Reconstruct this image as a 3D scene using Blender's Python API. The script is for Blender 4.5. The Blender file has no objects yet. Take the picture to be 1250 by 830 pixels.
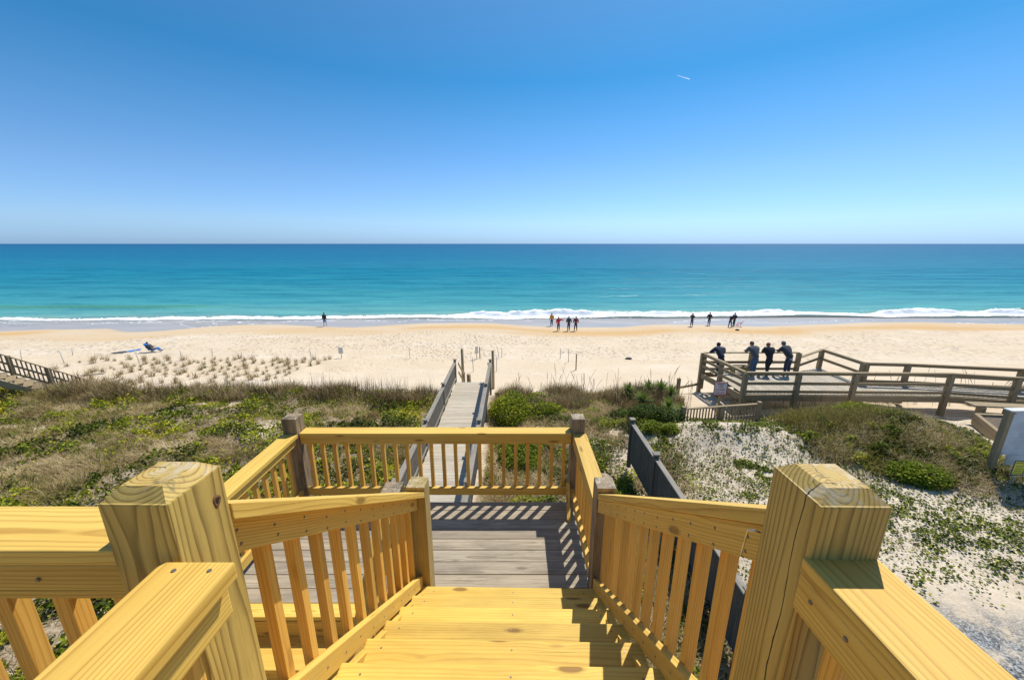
import bpy, bmesh, math, random
import numpy as np
from mathutils import Vector, Matrix, Quaternion
random.seed(7); rng = np.random.default_rng(11)
R = math.radians
COL = bpy.context.scene.collection
SC = bpy.context.scene
# ------------------------------------------------------------------ camera, world, sun, exposure
CZ = 11.0                                   # eye height above the sea
F_PX, PITCH = 457.0, 14.4
cam = bpy.data.objects.new('camera', bpy.data.cameras.new('camera')); COL.objects.link(cam)
cam.location = (0, 0, CZ); cam.rotation_euler = (R(90 - PITCH), 0, 0)
cam.data.sensor_width = 36; cam.data.lens = 36 * F_PX / 1250; cam.data.clip_start = .03; cam.data.clip_end = 90000
SC.camera = cam
SUN_DIR = Vector((.40, .54, 1.0)).normalized()          # towards the sun
w = bpy.data.worlds.new('World'); SC.world = w; w.use_nodes = True
nt = w.node_tree; nt.nodes.clear()
sky = nt.nodes.new('ShaderNodeTexSky'); sky.sky_type = 'NISHITA'; sky.sun_disc = False
sky.sun_elevation = math.asin(SUN_DIR.z); sky.sun_rotation = math.atan2(SUN_DIR.x, SUN_DIR.y)
sky.altitude = 0; sky.air_density = 1.0; sky.dust_density = 0.3; sky.ozone_density = 3.0
bg = nt.nodes.new('ShaderNodeBackground'); bg.inputs[1].default_value = .14
wo = nt.nodes.new('ShaderNodeOutputWorld')
tcw = nt.nodes.new('ShaderNodeTexCoord'); sxw = nt.nodes.new('ShaderNodeSeparateXYZ'); nt.links.new(tcw.outputs['Generated'], sxw.inputs[0])
rw = nt.nodes.new('ShaderNodeValToRGB'); nt.links.new(sxw.outputs[2], rw.inputs[0])          # clear maritime air: deeper blue overhead
for q, (p_, c_) in zip([rw.color_ramp.elements[0], rw.color_ramp.elements[1], rw.color_ramp.elements.new(.05), rw.color_ramp.elements.new(.15), rw.color_ramp.elements.new(.26), rw.color_ramp.elements.new(.345)],
                       [(0, (.36, .60, 1.16)), (.45, (.105, .61, .83)), (.05, (.51, .70, 1.05)), (.15, (.48, .69, .93)), (.26, (.33, .67, .88)), (.345, (.185, .62, .83))]):
    q.position = p_; q.color = (*c_, 1)
mw = nt.nodes.new('ShaderNodeMix'); mw.data_type = 'RGBA'; mw.blend_type = 'MULTIPLY'; mw.inputs[0].default_value = 1
nt.links.new(sky.outputs[0], mw.inputs[6]); nt.links.new(rw.outputs[0], mw.inputs[7]); nt.links.new(mw.outputs[2], bg.inputs[0]); nt.links.new(bg.outputs[0], wo.inputs[0])
sl = bpy.data.lights.new('sun', 'SUN'); sl.energy = 5.0; sl.angle = R(.5); sl.color = (1, .965, .90)
so = bpy.data.objects.new('sun', sl); COL.objects.link(so); so.location = (20, 30, 60)
so.rotation_euler = SUN_DIR.to_track_quat('Z', 'Y').to_euler()
SC.view_settings.view_transform = 'Standard'; SC.view_settings.look = 'None'
SC.view_settings.gamma = 1; SC.view_settings.exposure = 0.10

# ------------------------------------------------------------------ layout helpers
cp, sp = math.cos(R(PITCH)), math.sin(R(PITCH))
def at(px, py, z=None, y=None):
    """world point on the sight line of a photo pixel at relative height z or distance y"""
    u = (px - 625) / F_PX; v = -(py - 415) / F_PX
    dy = cp + v * sp; dz = -sp + v * cp
    s = z / dz if z is not None else y / dy
    return Vector((u * s, dy * s, CZ + dz * s))

# ------------------------------------------------------------------ numpy noise
def _hash(ix, iy, seed):
    n = (ix.astype(np.int64) * 374761393 + iy.astype(np.int64) * 668265263 + seed * 974711) & 0x7fffffff
    n = ((n ^ (n >> 13)) * 1274126177) & 0x7fffffff
    n = n ^ (n >> 16)
    return (n & 0xffff) / 65535.0
def vnoise(x, y, seed=0):
    x = np.asarray(x, float); y = np.asarray(y, float)
    ix = np.floor(x); iy = np.floor(y); fx = x - ix; fy = y - iy
    fx = fx * fx * (3 - 2 * fx); fy = fy * fy * (3 - 2 * fy)
    a = _hash(ix, iy, seed); b = _hash(ix + 1, iy, seed); c = _hash(ix, iy + 1, seed); d = _hash(ix + 1, iy + 1, seed)
    return (a * (1 - fx) + b * fx) * (1 - fy) + (c * (1 - fx) + d * fx) * fy
def fbm(x, y, seed=0, octv=4, gain=.5):
    s = 0; amp = 1; t = 0
    for o in range(octv):
        s = s + amp * vnoise(x * 2 ** o + 17.3 * o, y * 2 ** o + 9.1 * o, seed + o); t += amp; amp *= gain
    return s / t
def sstep(a, b, x):
    t = np.clip((np.asarray(x, float) - a) / (b - a), 0, 1); return t * t * (3 - 2 * t)

# ------------------------------------------------------------------ materials
def newmat(name):
    m = bpy.data.materials.new(name); m.use_nodes = True
    t = m.node_tree; b = t.nodes['Principled BSDF']; return m, t, b
def N(t, typ, **kw):
    n = t.nodes.new(typ)
    for k, v in kw.items():
        if k.startswith('i_'): n.inputs[k[2:].replace('_', ' ')].default_value = v
        else: setattr(n, k, v)
    return n
def math_n(t, op, a, b=None, clamp=False):
    n = t.nodes.new('ShaderNodeMath'); n.operation = op; n.use_clamp = clamp
    for i, v in enumerate((a, b)):
        if v is None: continue
        if isinstance(v, (int, float)): n.inputs[i].default_value = v
        else: t.links.new(v, n.inputs[i])
    return n.outputs[0]
def ramp(t, fac, stops, interp='LINEAR'):
    r = t.nodes.new('ShaderNodeValToRGB'); r.color_ramp.interpolation = interp
    e = r.color_ramp.elements
    while len(e) < len(stops): e.new(.5)
    for q, (p, c) in zip(e, stops):
        q.position = p; q.color = (*c, 1) if len(c) == 3 else c
    t.links.new(fac, r.inputs[0]); return r.outputs[0]
def mixc(t, fac, a, b, mode='MIX'):
    n = t.nodes.new('ShaderNodeMix'); n.data_type = 'RGBA'; n.blend_type = mode
    for i, v in ((0, fac), (6, a), (7, b)):
        if isinstance(v, (int, float)): n.inputs[i].default_value = v
        elif isinstance(v, (tuple, list)): n.inputs[i].default_value = (*v, 1)
        else: t.links.new(v, n.inputs[i])
    return n.outputs[2]
def noise(t, vec, scale, detail=3, rough=.55, dist=0):
    n = t.nodes.new('ShaderNodeTexNoise'); n.inputs['Scale'].default_value = scale
    n.inputs['Detail'].default_value = detail; n.inputs['Roughness'].default_value = rough; n.inputs['Distortion'].default_value = dist
    if vec is not None: t.links.new(vec, n.inputs['Vector'])
    return n.outputs[0]
def vmul(t, vec, s):
    n = t.nodes.new('ShaderNodeVectorMath'); n.operation = 'MULTIPLY'; t.links.new(vec, n.inputs[0]); n.inputs[1].default_value = s
    return n.outputs[0]

def wood(name, light, dark, freq=115, ringmix=.75, knots=.9, crack=0, grey=None, stain=0, bump=.25, rough=.62, fib=.5):
    """solid-wood shader: growth rings about a pith line, so faces show straight or arched grain and ends show arcs"""
    m, t, b = newmat(name)
    a = N(t, 'ShaderNodeAttribute', attribute_name='wc'); V = a.outputs['Vector']
    sx = t.nodes.new('ShaderNodeSeparateXYZ'); t.links.new(V, sx.inputs[0]); L, A, B = sx.outputs
    warp = noise(t, vmul(t, V, (.9, 5, 5)), 1, 2)
    warp2 = noise(t, vmul(t, V, (3.5, 16, 16)), 1, 2)
    # knots
    vo = t.nodes.new('ShaderNodeTexVoronoi'); vo.inputs['Scale'].default_value = 1; t.links.new(vmul(t, V, (2.6, 9, 9)), vo.inputs['Vector'])
    kd = vo.outputs['Distance']
    kn = t.nodes.new('ShaderNodeSeparateColor'); t.links.new(vo.outputs['Color'], kn.inputs[0])
    kon = math_n(t, 'GREATER_THAN', kn.outputs[0], .45)
    kinf = math_n(t, 'MULTIPLY', math_n(t, 'POWER', math_n(t, 'SUBTRACT', 1, math_n(t, 'MULTIPLY', kd, 1.7), True), 3), kon)
    r = math_n(t, 'SQRT', math_n(t, 'ADD', math_n(t, 'MULTIPLY', A, A), math_n(t, 'MULTIPLY', B, B)))
    r = math_n(t, 'ADD', r, math_n(t, 'MULTIPLY', warp, .035)); r = math_n(t, 'ADD', r, math_n(t, 'MULTIPLY', warp2, .006))
    r = math_n(t, 'ADD', r, math_n(t, 'MULTIPLY', kinf, .02 * knots))
    ring = math_n(t, 'FRACT', math_n(t, 'MULTIPLY', r, freq))
    rv = ramp(t, ring, [(0, (0, 0, 0)), (.50, (.06,) * 3), (.78, (.62,) * 3), (.90, (1,) * 3), (.97, (.15,) * 3), (1, (0, 0, 0))])
    broad = noise(t, vmul(t, V, (1.2, 14, 14)), 1, 2)
    rv = math_n(t, 'MULTIPLY', rv, math_n(t, 'MULTIPLY', math_n(t, 'ADD', broad, .45), ringmix * 1.2), True)
    oi = N(t, 'ShaderNodeObjectInfo').outputs['Random']; streak = noise(t, vmul(t, V, (.8, 26, 26)), 1, 3, .6)
    fibre = noise(t, vmul(t, V, (7, 420, 420)), 1, 2)
    c = mixc(t, rv, light, dark)
    mid = tuple(.55 * q for q in dark)
    fm = ramp(t, fibre, [(.35, (.0,) * 3), (.75, (fib,) * 3)])
    c = mixc(t, fm, c, tuple(.72 * q for q in light) if not grey else tuple(.5 * q for q in light))
    kc = ramp(t, kd, [(0, (1,) * 3), (.10, (1,) * 3), (.15, (.35,) * 3), (.2, (0,) * 3)])
    kc = math_n(t, 'MULTIPLY', math_n(t, 'MULTIPLY', kc, kon), knots, True)
    c = mixc(t, kc, c, (mid[0] * .62, mid[1] * .42, mid[2] * .35) if not grey else (mid[0] * .6, mid[1] * .55, mid[2] * .5))
    bv = noise(t, vmul(t, V, (1.5, 6, 6)), 1, 3)                        # board to board and along-board variation
    c = mixc(t, .22, c, ramp(t, bv, [(.3, tuple(.78 * q for q in light)), (.5, light), (.72, (min(1, light[0] * 1.15), light[1] * 1.12, light[2] * 1.1))]), 'MIX')
    c = mixc(t, math_n(t, 'MULTIPLY', ramp(t, streak, [(.36, (1,) * 3), (.6, (0,) * 3)]), .42), c, mixc(t, 1, c, (.72, .62, .46) if not grey else (.62, .60, .56), 'MULTIPLY'))
    c = mixc(t, 1, c, ramp(t, oi, [(0, (.78, .75, .70)), (.35, (1, .99, .95)), (.7, (.96, .90, .80)), (1, (1.05, 1.06, 1.0))]), 'MULTIPLY')
    if grey or stain:
        st = noise(t, vmul(t, V, (2, 9, 9)), 1, 5, .7)
        sm = ramp(t, st, [(.45, (0,) * 3), (.68, (1,) * 3)])
        c = mixc(t, math_n(t, 'MULTIPLY', sm, stain), c, grey or tuple(.45 * q for q in dark))
    ck = noise(t, vmul(t, V, (1.1, 130, 130)), 1, 1, .4); ckm = math_n(t, 'MULTIPLY', ramp(t, ck, [(.735, (0,) * 3), (.76, (1,) * 3)]), ramp(t, noise(t, vmul(t, V, (2.5, 20, 20)), 1, 2), [(.45, (0,) * 3), (.6, (.75,) * 3)]))
    c = mixc(t, ckm, c, tuple(.35 * q for q in dark))
    h = math_n(t, 'ADD', math_n(t, 'MULTIPLY', fibre, .5), math_n(t, 'MULTIPLY', rv, -.6))
    if crack:
        gn = N(t, 'ShaderNodeNewGeometry'); gs_ = t.nodes.new('ShaderNodeSeparateXYZ'); t.links.new(gn.outputs['True Normal'], gs_.inputs[0])
        blm = math_n(t, 'MULTIPLY', math_n(t, 'GREATER_THAN', gs_.outputs[2], .5), ramp(t, noise(t, vmul(t, V, (14, 14, 14)), 1, 4, .7), [(.52, (0,) * 3), (.64, (.55,) * 3)]))
        c = mixc(t, blm, c, (.55, .48, .36))                                  # sun-bleached end grain
        drk = math_n(t, 'MULTIPLY', math_n(t, 'GREATER_THAN', gs_.outputs[2], .5), ramp(t, noise(t, vmul(t, V, (9, 11, 23)), 1, 4, .7), [(.34, (.75,) * 3), (.42, (0,) * 3)]))
        c = mixc(t, drk, c, (.07, .065, .03))
        cn = math_n(t, 'ABSOLUTE', math_n(t, 'ADD', B, math_n(t, 'MULTIPLY', math_n(t, 'SUBTRACT', noise(t, vmul(t, V, (5, 20, 20)), 1, 3), .5), .022)))
        cw = math_n(t, 'MULTIPLY', noise(t, vmul(t, V, (4, 2, 2)), 1, 2), .0026 * crack)
        cm = math_n(t, 'MULTIPLY', math_n(t, 'LESS_THAN', cn, cw), math_n(t, 'LESS_THAN', A, .004))
        cn2 = math_n(t, 'ABSOLUTE', math_n(t, 'ADD', A, math_n(t, 'MULTIPLY', math_n(t, 'SUBTRACT', noise(t, vmul(t, V, (6, 25, 25)), 1, 3), .45), .02)))
        cm2 = math_n(t, 'MULTIPLY', math_n(t, 'LESS_THAN', cn2, math_n(t, 'MULTIPLY', cw, .6)), math_n(t, 'GREATER_THAN', B, .0))
        cm = math_n(t, 'MAXIMUM', cm, cm2)
        c = mixc(t, cm, c, (.02, .014, .006)); h = math_n(t, 'SUBTRACT', h, math_n(t, 'MULTIPLY', cm, 3))
    bm = N(t, 'ShaderNodeBump'); bm.inputs['Strength'].default_value = bump; bm.inputs['Distance'].default_value = .0015
    t.links.new(h, bm.inputs['Height']); t.links.new(bm.outputs[0], b.inputs['Normal'])
    t.links.new(c, b.inputs['Base Color'])
    t.links.new(ramp(t, fibre, [(.2, (rough - .1,) * 3), (.8, (rough + .14,) * 3)]), b.inputs['Roughness'])
    b.inputs['Specular IOR Level'].default_value = .35
    return m
def plain(name, col, rough=.7, metal=0, var=.25, scale=30, bump=0):
    m, t, b = newmat(name)
    tc = N(t, 'ShaderNodeTexCoord'); n = noise(t, tc.outputs['Object'], scale, 4)
    c = mixc(t, ramp(t, n, [(.3, (0,) * 3), (.7, (1,) * 3)]), tuple(q * (1 - var) for q in col), tuple(min(1, q * (1 + var)) for q in col))
    t.links.new(c, b.inputs['Base Color']); b.inputs['Roughness'].default_value = rough; b.inputs['Metallic'].default_value = metal
    if bump:
        bm = N(t, 'ShaderNodeBump'); bm.inputs['Strength'].default_value = bump; t.links.new(n, bm.inputs['Height']); t.links.new(bm.outputs[0], b.inputs['Normal'])
    return m
def leafmat(name, stops, trans=.35, rough=.5):
    m, t, b = newmat(name)
    a = N(t, 'ShaderNodeAttribute', attribute_name='tint')
    c = ramp(t, a.outputs['Fac'], stops)
    b.inputs['Roughness'].default_value = rough; b.inputs['Specular IOR Level'].default_value = .15
    t.links.new(c, b.inputs['Base Color'])
    tr = N(t, 'ShaderNodeBsdfTranslucent'); t.links.new(mixc(t, .5, c, (.5, .6, .1), 'MULTIPLY'), tr.inputs[0])
    t.links.new(c, tr.inputs[0])
    mx = N(t, 'ShaderNodeMixShader'); mx.inputs[0].default_value = trans
    t.links.new(b.outputs[0], mx.inputs[1]); t.links.new(tr.outputs[0], mx.inputs[2])
    t.links.new(mx.outputs[0], t.nodes['Material Output'].inputs[0]); return m

M = {}
M['pine'] = wood('new_pine', (.82, .56, .12), (.52, .27, .035), knots=.9, ringmix=.9)
for q_, f_ in enumerate((1.0, .90, .80)): M['tread%d' % q_] = wood('new_pine_tread', (.84 * f_, .585 * f_, .12 * f_), (.50 * f_, .27 * f_, .028), freq=60 + 9 * q_, knots=1.3, ringmix=.6, stain=.22)
M['pine_rail'] = wood('new_pine_rail', (.78, .525, .12), (.46, .235, .033), knots=.85, ringmix=.9)
M['pine_baluster'] = wood('new_pine_baluster', (.80, .475, .105), (.48, .22, .030), knots=.3)
M['pine_post'] = wood('treated_pine_post', (.58, .40, .11), (.16, .095, .020), freq=112, knots=.5, crack=1, ringmix=1.1, stain=.25)
M['old_post'] = wood('weathered_post', (.36, .275, .18), (.15, .105, .06), freq=95, knots=.3, crack=.8, grey=(.05, .04, .025), stain=.85)
M['pine_top'] = wood('treated_post_dull', (.46, .35, .14), (.25, .17, .055), freq=95, knots=.35, crack=.6, grey=(.15, .12, .06), stain=.3)
M['deck_grey'] = wood('weathered_deck', (.46, .395, .305), (.18, .14, .095), knots=.7, grey=(.14, .115, .085), stain=.6, bump=.5, rough=.8)
M['walk_grey'] = wood('bleached_walkway', (.58, .52, .43), (.35, .30, .23), knots=.3, grey=(.32, .27, .2), stain=.35, bump=.4, rough=.85)
M['rail_grey'] = wood('weathered_rail', (.33, .30, .26), (.17, .15, .12), knots=.4, grey=(.12, .105, .085), stain=.45, bump=.5, rough=.85)
M['plat_wood'] = wood('weathered_platform', (.40, .315, .195), (.17, .125, .065), knots=.4, grey=(.2, .16, .11), stain=.45, bump=.5, rough=.85)
M['dark_fence'] = wood('dark_weathered_board', (.15, .14, .12), (.06, .055, .048), knots=.3, grey=(.055, .05, .045), stain=.5, rough=.85)
M['stake'] = plain('stake_white', (.55, .53, .5), .7)
M['screw'] = plain('screw_steel', (.22, .17, .13), .5, .5)
M['zinc'] = plain('zinc', (.5, .5, .52), .35, 1)

TMP = bpy.data.scenes.new('scratch')
def eval_mesh(o):
    """bake modifiers / curves in an otherwise empty scratch scene (fast)"""
    TMP.collection.objects.link(o); vl = TMP.view_layers[0]; vl.update()
    me = bpy.data.meshes.new_from_object(o.evaluated_get(vl.depsgraph)); bpy.data.objects.remove(o); return me
# ------------------------------------------------------------------ mesh building
def mk_mesh(name, verts, faces, mat=None, smooth=False):
    me = bpy.data.meshes.new(name); me.from_pydata([tuple(v) for v in verts], [], faces); me.update()
    if mat: me.materials.append(mat)
    if smooth: me.polygons.foreach_set('use_smooth', [True] * len(me.polygons))
    return me
def np_mesh(name, V, Fc, mats=(), tint=None, matidx=None, smooth=False):
    """V (n,3), Fc (m,k) integer"""
    me = bpy.data.meshes.new(name); k = Fc.shape[1]
    me.vertices.add(len(V)); me.vertices.foreach_set('co', np.asarray(V, np.float32).ravel())
    me.loops.add(Fc.size); me.loops.foreach_set('vertex_index', Fc.astype(np.int32).ravel())
    me.polygons.add(len(Fc)); me.polygons.foreach_set('loop_start', (np.arange(len(Fc)) * k).astype(np.int32))
    me.polygons.foreach_set('loop_total', np.full(len(Fc), k, np.int32))
    for m in mats: me.materials.append(m)
    if matidx is not None: me.polygons.foreach_set('material_index', matidx.astype(np.int32))
    if smooth: me.polygons.foreach_set('use_smooth', np.ones(len(Fc), bool))
    me.update(calc_edges=True)
    if tint is not None:
        at_ = me.attributes.new('tint', 'FLOAT', 'POINT'); at_.data.foreach_set('value', tint.astype(np.float32))
    return me

class MB:
    """collects boards (oriented boxes with eased edges and their own wood coordinates) into ONE mesh"""
    def __init__(s): s.bm = bmesh.new(); s.wc = s.bm.verts.layers.float_vector.new('wc')
    def prism(s, corners0, corners1, ease=.0, pith=None, ladd=None):
        """corners0/1: 4 matching corners at both ends; wood length runs from end 0 to end 1"""
        c0 = [Vector(c) for c in corners0]; c1 = [Vector(c) for c in corners1]
        v0 = [s.bm.verts.new(c) for c in c0]; v1 = [s.bm.verts.new(c) for c in c1]
        fs = [s.bm.faces.new(v0[::-1]), s.bm.faces.new(v1)]
        for i in range(4): fs.append(s.bm.faces.new((v0[i], v0[(i + 1) % 4], v1[(i + 1) % 4], v1[i])))
        vs = v0 + v1
        if ease:
            es = list({e for f in fs for e in f.edges})
            r = bmesh.ops.bevel(s.bm, geom=es, offset=ease, segments=2, affect='EDGES', profile=.6)
            vs = list({v for f in r['faces'] for v in f.verts} | {v for v in vs if v.is_valid})
        L = (sum(c1, Vector()) - sum(c0, Vector())) / 4; o = sum(c0, Vector()) / 4; Ld = L.normalized()
        A = (c0[1] - c0[0]); A = (A - Ld * A.dot(Ld)).normalized(); B = Ld.cross(A)
        if pith is None: pith = (random.uniform(-.06, .06), random.choice((-1, 1)) * random.uniform(.02, .08))
        lo = random.uniform(0, 40) if ladd is None else ladd
        for v in vs:
            d = v.co - o; v[s.wc] = (d.dot(Ld) + lo, d.dot(A) + pith[0], d.dot(B) + pith[1])
        return vs
    def beam(s, p0, p1, wdt, h, ease=.003, pith=None, side=None, anchor=0):
        """beam from p0 to p1; horizontal width wdt, vertical depth h hanging DOWN from the line when anchor=0; ends plumb"""
        p0 = Vector(p0); p1 = Vector(p1); d = p1 - p0
        if side is None:
            side = Vector((d.y, -d.x, 0)); side = side.normalized() if side.length > 1e-6 else Vector((1, 0, 0))
        ln = d.length; hor = math.hypot(d.x, d.y)
        hv = h * ln / hor if hor > 1e-6 else h
        a = side * wdt / 2; up = Vector((0, 0, hv * anchor)); dn = Vector((0, 0, -hv * (1 - anchor)))
        q = lambda p: [p + a + up, p - a + up, p - a + dn, p + a + dn]
        return s.prism(q(p0), q(p1), ease, pith)
    def post(s, x0, x1, y0, y1, z0, z1, ease=.003, peak=0, pith=None, chamfer=.0):
        vs = s.prism([(x0, y0, z0), (x1, y0, z0), (x1, y1, z0), (x0, y1, z0)], [(x0, y0, z1), (x1, y0, z1), (x1, y1, z1), (x0, y1, z1)], ease,
                     pith if pith is not None else (random.uniform(-.03, .03), random.uniform(-.03, .03)))
        if peak:                                     # sawn pyramid cap
            cx, cy = (x0 + x1) / 2, (y0 + y1) / 2; i = .032
            top = [f for f in s.bm.faces if all(v in vs for v in f.verts) and abs(f.calc_center_median().z - z1) < 1e-4 and f.calc_area() > .5 * (x1 - x0) * (y1 - y0)]
            if top:
                r = bmesh.ops.inset_region(s.bm, faces=top, thickness=i, depth=0)
                L0 = None
                for v in top[0].verts: v.co.z += peak
                ref = next(iter(vs)); 
                for v in list(top[0].verts):
                    v[s.wc] = s._interp(ref, v)
        return vs
    def _interp(s, ref, v):
        d = v.co - ref.co; w_ = ref[s.wc]
        return (w_[0] + d.z, w_[1] + d.x, w_[2] + d.y)
    def build(s, name, mat, thing, label=None):
        me = bpy.data.meshes.new(name)
        bmesh.ops.recalc_face_normals(s.bm, faces=s.bm.faces)
        if thing is not None: bmesh.ops.translate(s.bm, verts=s.bm.verts, vec=-Vector(thing.get('_b', (0, 0, 0))))
        s.bm.to_mesh(me); s.bm.free(); me.materials.append(mat)
        return link(name, me, thing, label)
def link(name, me, parent=None, label=None, loc=None):
    o = bpy.data.objects.new(name, me); COL.objects.link(o)
    if parent is not None: o.parent = parent
    if loc is not None: o.location = loc
    if label: o['label'] = label
    return o
def tag(o, label, cat, group=None):
    o['label'] = label; o['category'] = cat
    if group: o['group'] = group
    return o
def thing(name, label, cat, base=(0, 0, 0), group=None, rot=None):
    """Empty at the thing's base; parts are given in the builder's frame and moved to it; rot turns the whole frame about the camera's foot"""
    o = bpy.data.objects.new(name, None); COL.objects.link(o); o.empty_display_size = .2
    b = Vector(base); o['_b'] = tuple(b)
    if rot is not None: o.rotation_euler = (0, 0, rot); o.location = Matrix.Rotation(rot, 3, 'Z') @ b
    else: o.location = b
    tag(o, label, cat, group); return o
def struct(name, me):
    o = bpy.data.objects.new(name, me); COL.objects.link(o); o['kind'] = 'structure'; return o
def copy_tree(o, parent=None):
    c = o.copy(); COL.objects.link(c); c.parent = parent
    for ch in list(o.children): copy_tree(ch, c)
    return c
def skew(b): return Vector((b[0], b[1], b[2]))
Z = lambda z: CZ + z

# ------------------------------------------------------------------ LAND
PROF_Y = np.array([-80, 0, 3, 8, 14, 16.6, 17.8, 19, 21, 24, 30, 37, 44, 50, 54, 60, 75, 200])
PROF_Z = np.array([-6.6, -6.7, -6.9, -7.0, -7.05, -6.95, -7.3, -8.0, -8.45, -8.85, -9.4, -9.88, -10.3, -10.62, -10.86, -11.3, -12.5, -16])
def sand_right(x, y):      # open sandy lot right of the deck
    return sstep(3.9, 5.2, x) * (1 - sstep(13.4, 14.2, y))
def land(x, y):
    x = np.asarray(x, float); y = np.asarray(y, float)
    yy = y + (fbm(x * .09, y * .02, 3) - .5) * 1.6 * sstep(15, 18, y) * (1 - sstep(24, 40, y))
    z = np.interp(yy, PROF_Y, PROF_Z)
    dune = 1 - sstep(16.5, 19, y)
    z = z + dune * ((fbm(x * .22, y * .3, 5) - .5) * .55 + (fbm(x * .9, y * .9, 8, 3) - .5) * .16)
    near = dune * (1 - sstep(3.0, 6.5, np.abs(x + 1.9))) * sstep(4, 6, y)
    z = z - near * .1
    z = z + sand_right(x, y) * .35
    mound = np.exp(-(((x - 12.7) / 2.9) ** 2 + ((y - 11.5) / 1.9) ** 2) * 1.1); z = z + mound * .90
    m2 = np.exp(-(((x - 7.9) / 1.9) ** 2 + ((y - 12.1) / .9) ** 2)); z = z + m2 * .62
    ld = np.exp(-(((x + 14) / 9) ** 2 + ((y - 9.0) / 5) ** 2)); z = z + ld * .5
    z = z - sstep(15.2, 17, x) * sstep(11, 12.5, y) * (1 - sstep(16.4, 17.5, y)) * .18
    z = z + sstep(19, 22, y) * (1 - sstep(46, 52, y)) * ((fbm(x * .35, y * .35, 21) - .5) * .07 + (fbm(x * 2.2, y * 2.2, 22, 3) - .5) * .03 * (1 - sstep(38, 41, y)))
    # planted strip on the left hummocks
    pl = sstep(-38, -30, x) * (1 - sstep(-13, -10, x)) * sstep(19, 20.5, y) * (1 - sstep(29, 32, y))
    z = z + pl * (.18 + (fbm(x * .6, y * .7, 30, 3) - .5) * .3)
    return z + CZ
# where the wet sand begins (photo columns -> distance)
WX = [-400, 0, 60, 130, 155, 200, 250, 300, 340, 390, 430, 480, 520, 560, 600, 640, 690, 760, 800, 860, 930, 1000, 1060, 1130, 1190, 1250, 1600]
WY = [405, 405, 402, 401, 407, 404, 398, 394.5, 394, 397.5, 399, 395, 392, 391.5, 392, 396, 399, 398.5, 394.5, 394.5, 397.5, 394, 391, 390.5, 392.5, 394, 394]
wpts = [at(a, b, z=-10.35) for a, b in zip(WX, WY)]
wpx = np.array([p.x for p in wpts]); wpy = np.array([p.y for p in wpts]); o_ = np.argsort(wpx); wpx = wpx[o_]; wpy = wpy[o_]
def wet_y(x): return np.interp(x, wpx, wpy)
def shore_y(x): return 54.2 + sstep(-70, 40, x) * 4.0 + (fbm(np.asarray(x) * .05, 0 * np.asarray(x), 40, 3) - .5) * 3.0

def grid_axis(segs):
    out = []
    for a, b, n in segs: out += list(np.linspace(a, b, n, endpoint=False))
    out.append(segs[-1][1]); return np.array(out)
gx = grid_axis([(-900, -120, 26), (-120, -40, 100), (-40, -26, 40), (-26, 24, 330), (24, 40, 40), (40, 120, 100), (120, 900, 26)])
gy = grid_axis([(-300, -10, 12), (-10, 2, 12), (2, 19, 125), (19, 34, 75), (34, 62, 120), (62, 150, 12)])
GX, GY = np.meshgrid(gx, gy); GZ = land(GX, GY)
nx, ny = len(gx), len(gy)
idx = np.arange(nx * ny).reshape(ny, nx)
Fq = np.stack([idx[:-1, :-1], idx[:-1, 1:], idx[1:, 1:], idx[1:, :-1]], -1).reshape(-1, 4)
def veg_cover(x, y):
    """0..1 how much plant litter, coloured darker for the shade among leaves, covers the sand"""
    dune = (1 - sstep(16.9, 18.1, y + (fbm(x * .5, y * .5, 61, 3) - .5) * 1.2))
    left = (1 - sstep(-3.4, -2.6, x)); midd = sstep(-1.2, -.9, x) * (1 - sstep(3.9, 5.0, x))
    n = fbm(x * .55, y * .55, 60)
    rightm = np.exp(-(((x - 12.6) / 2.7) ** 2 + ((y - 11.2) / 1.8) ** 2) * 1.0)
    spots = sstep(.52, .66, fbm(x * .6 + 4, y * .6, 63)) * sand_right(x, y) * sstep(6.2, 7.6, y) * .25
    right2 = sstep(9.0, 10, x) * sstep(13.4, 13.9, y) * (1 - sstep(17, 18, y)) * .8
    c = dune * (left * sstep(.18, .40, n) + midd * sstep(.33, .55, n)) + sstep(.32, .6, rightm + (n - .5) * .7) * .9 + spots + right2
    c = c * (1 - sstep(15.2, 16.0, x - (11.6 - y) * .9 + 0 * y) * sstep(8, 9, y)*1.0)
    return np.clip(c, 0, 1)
land_me = np_mesh('ground', np.stack([GX.ravel(), GY.ravel(), GZ.ravel()], 1), Fq, smooth=True)
def addattr(me, name, arr):
    a = me.attributes.new(name, 'FLOAT', 'POINT'); a.data.foreach_set('value', np.asarray(arr, np.float32).ravel())
wy = wet_y(GX); wn = (fbm(GX * .5, GY * .5, 44) - .5) * .8
addattr(land_me, 'wet', sstep(-.25, .35, GY + wn * .5 - wy))
addattr(land_me, 'damp', sstep(-8.0, -5.2, GY + (fbm(GX * .08, GY * .25, 45) - .5) * 4 - wy))
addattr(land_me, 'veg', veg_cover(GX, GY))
addattr(land_me, 'gravel', sstep(4.2, 5.6, GX + (fbm(GX * .8, GY * .8, 70) - .5) * 2) * (1 - sstep(4.6, 6.4, GY + (fbm(GX, GY, 71) - .5) * 2)) )
wl = wy - 1.5 - 5.0 * fbm(GX * .05, GX * 0 + 2, 47, 3); addattr(land_me, 'lens', np.exp(-((GY - wl) / (.5 + 1.9 * fbm(GX * .09, GX * 0 + 5, 48, 2))) ** 2) * sstep(.38, .55, fbm(GX * .06, GX * 0 + 7, 49, 2)))
addattr(land_me, 'lot', sand_right(GX, GY) * sstep(5, 7, GY))
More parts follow.
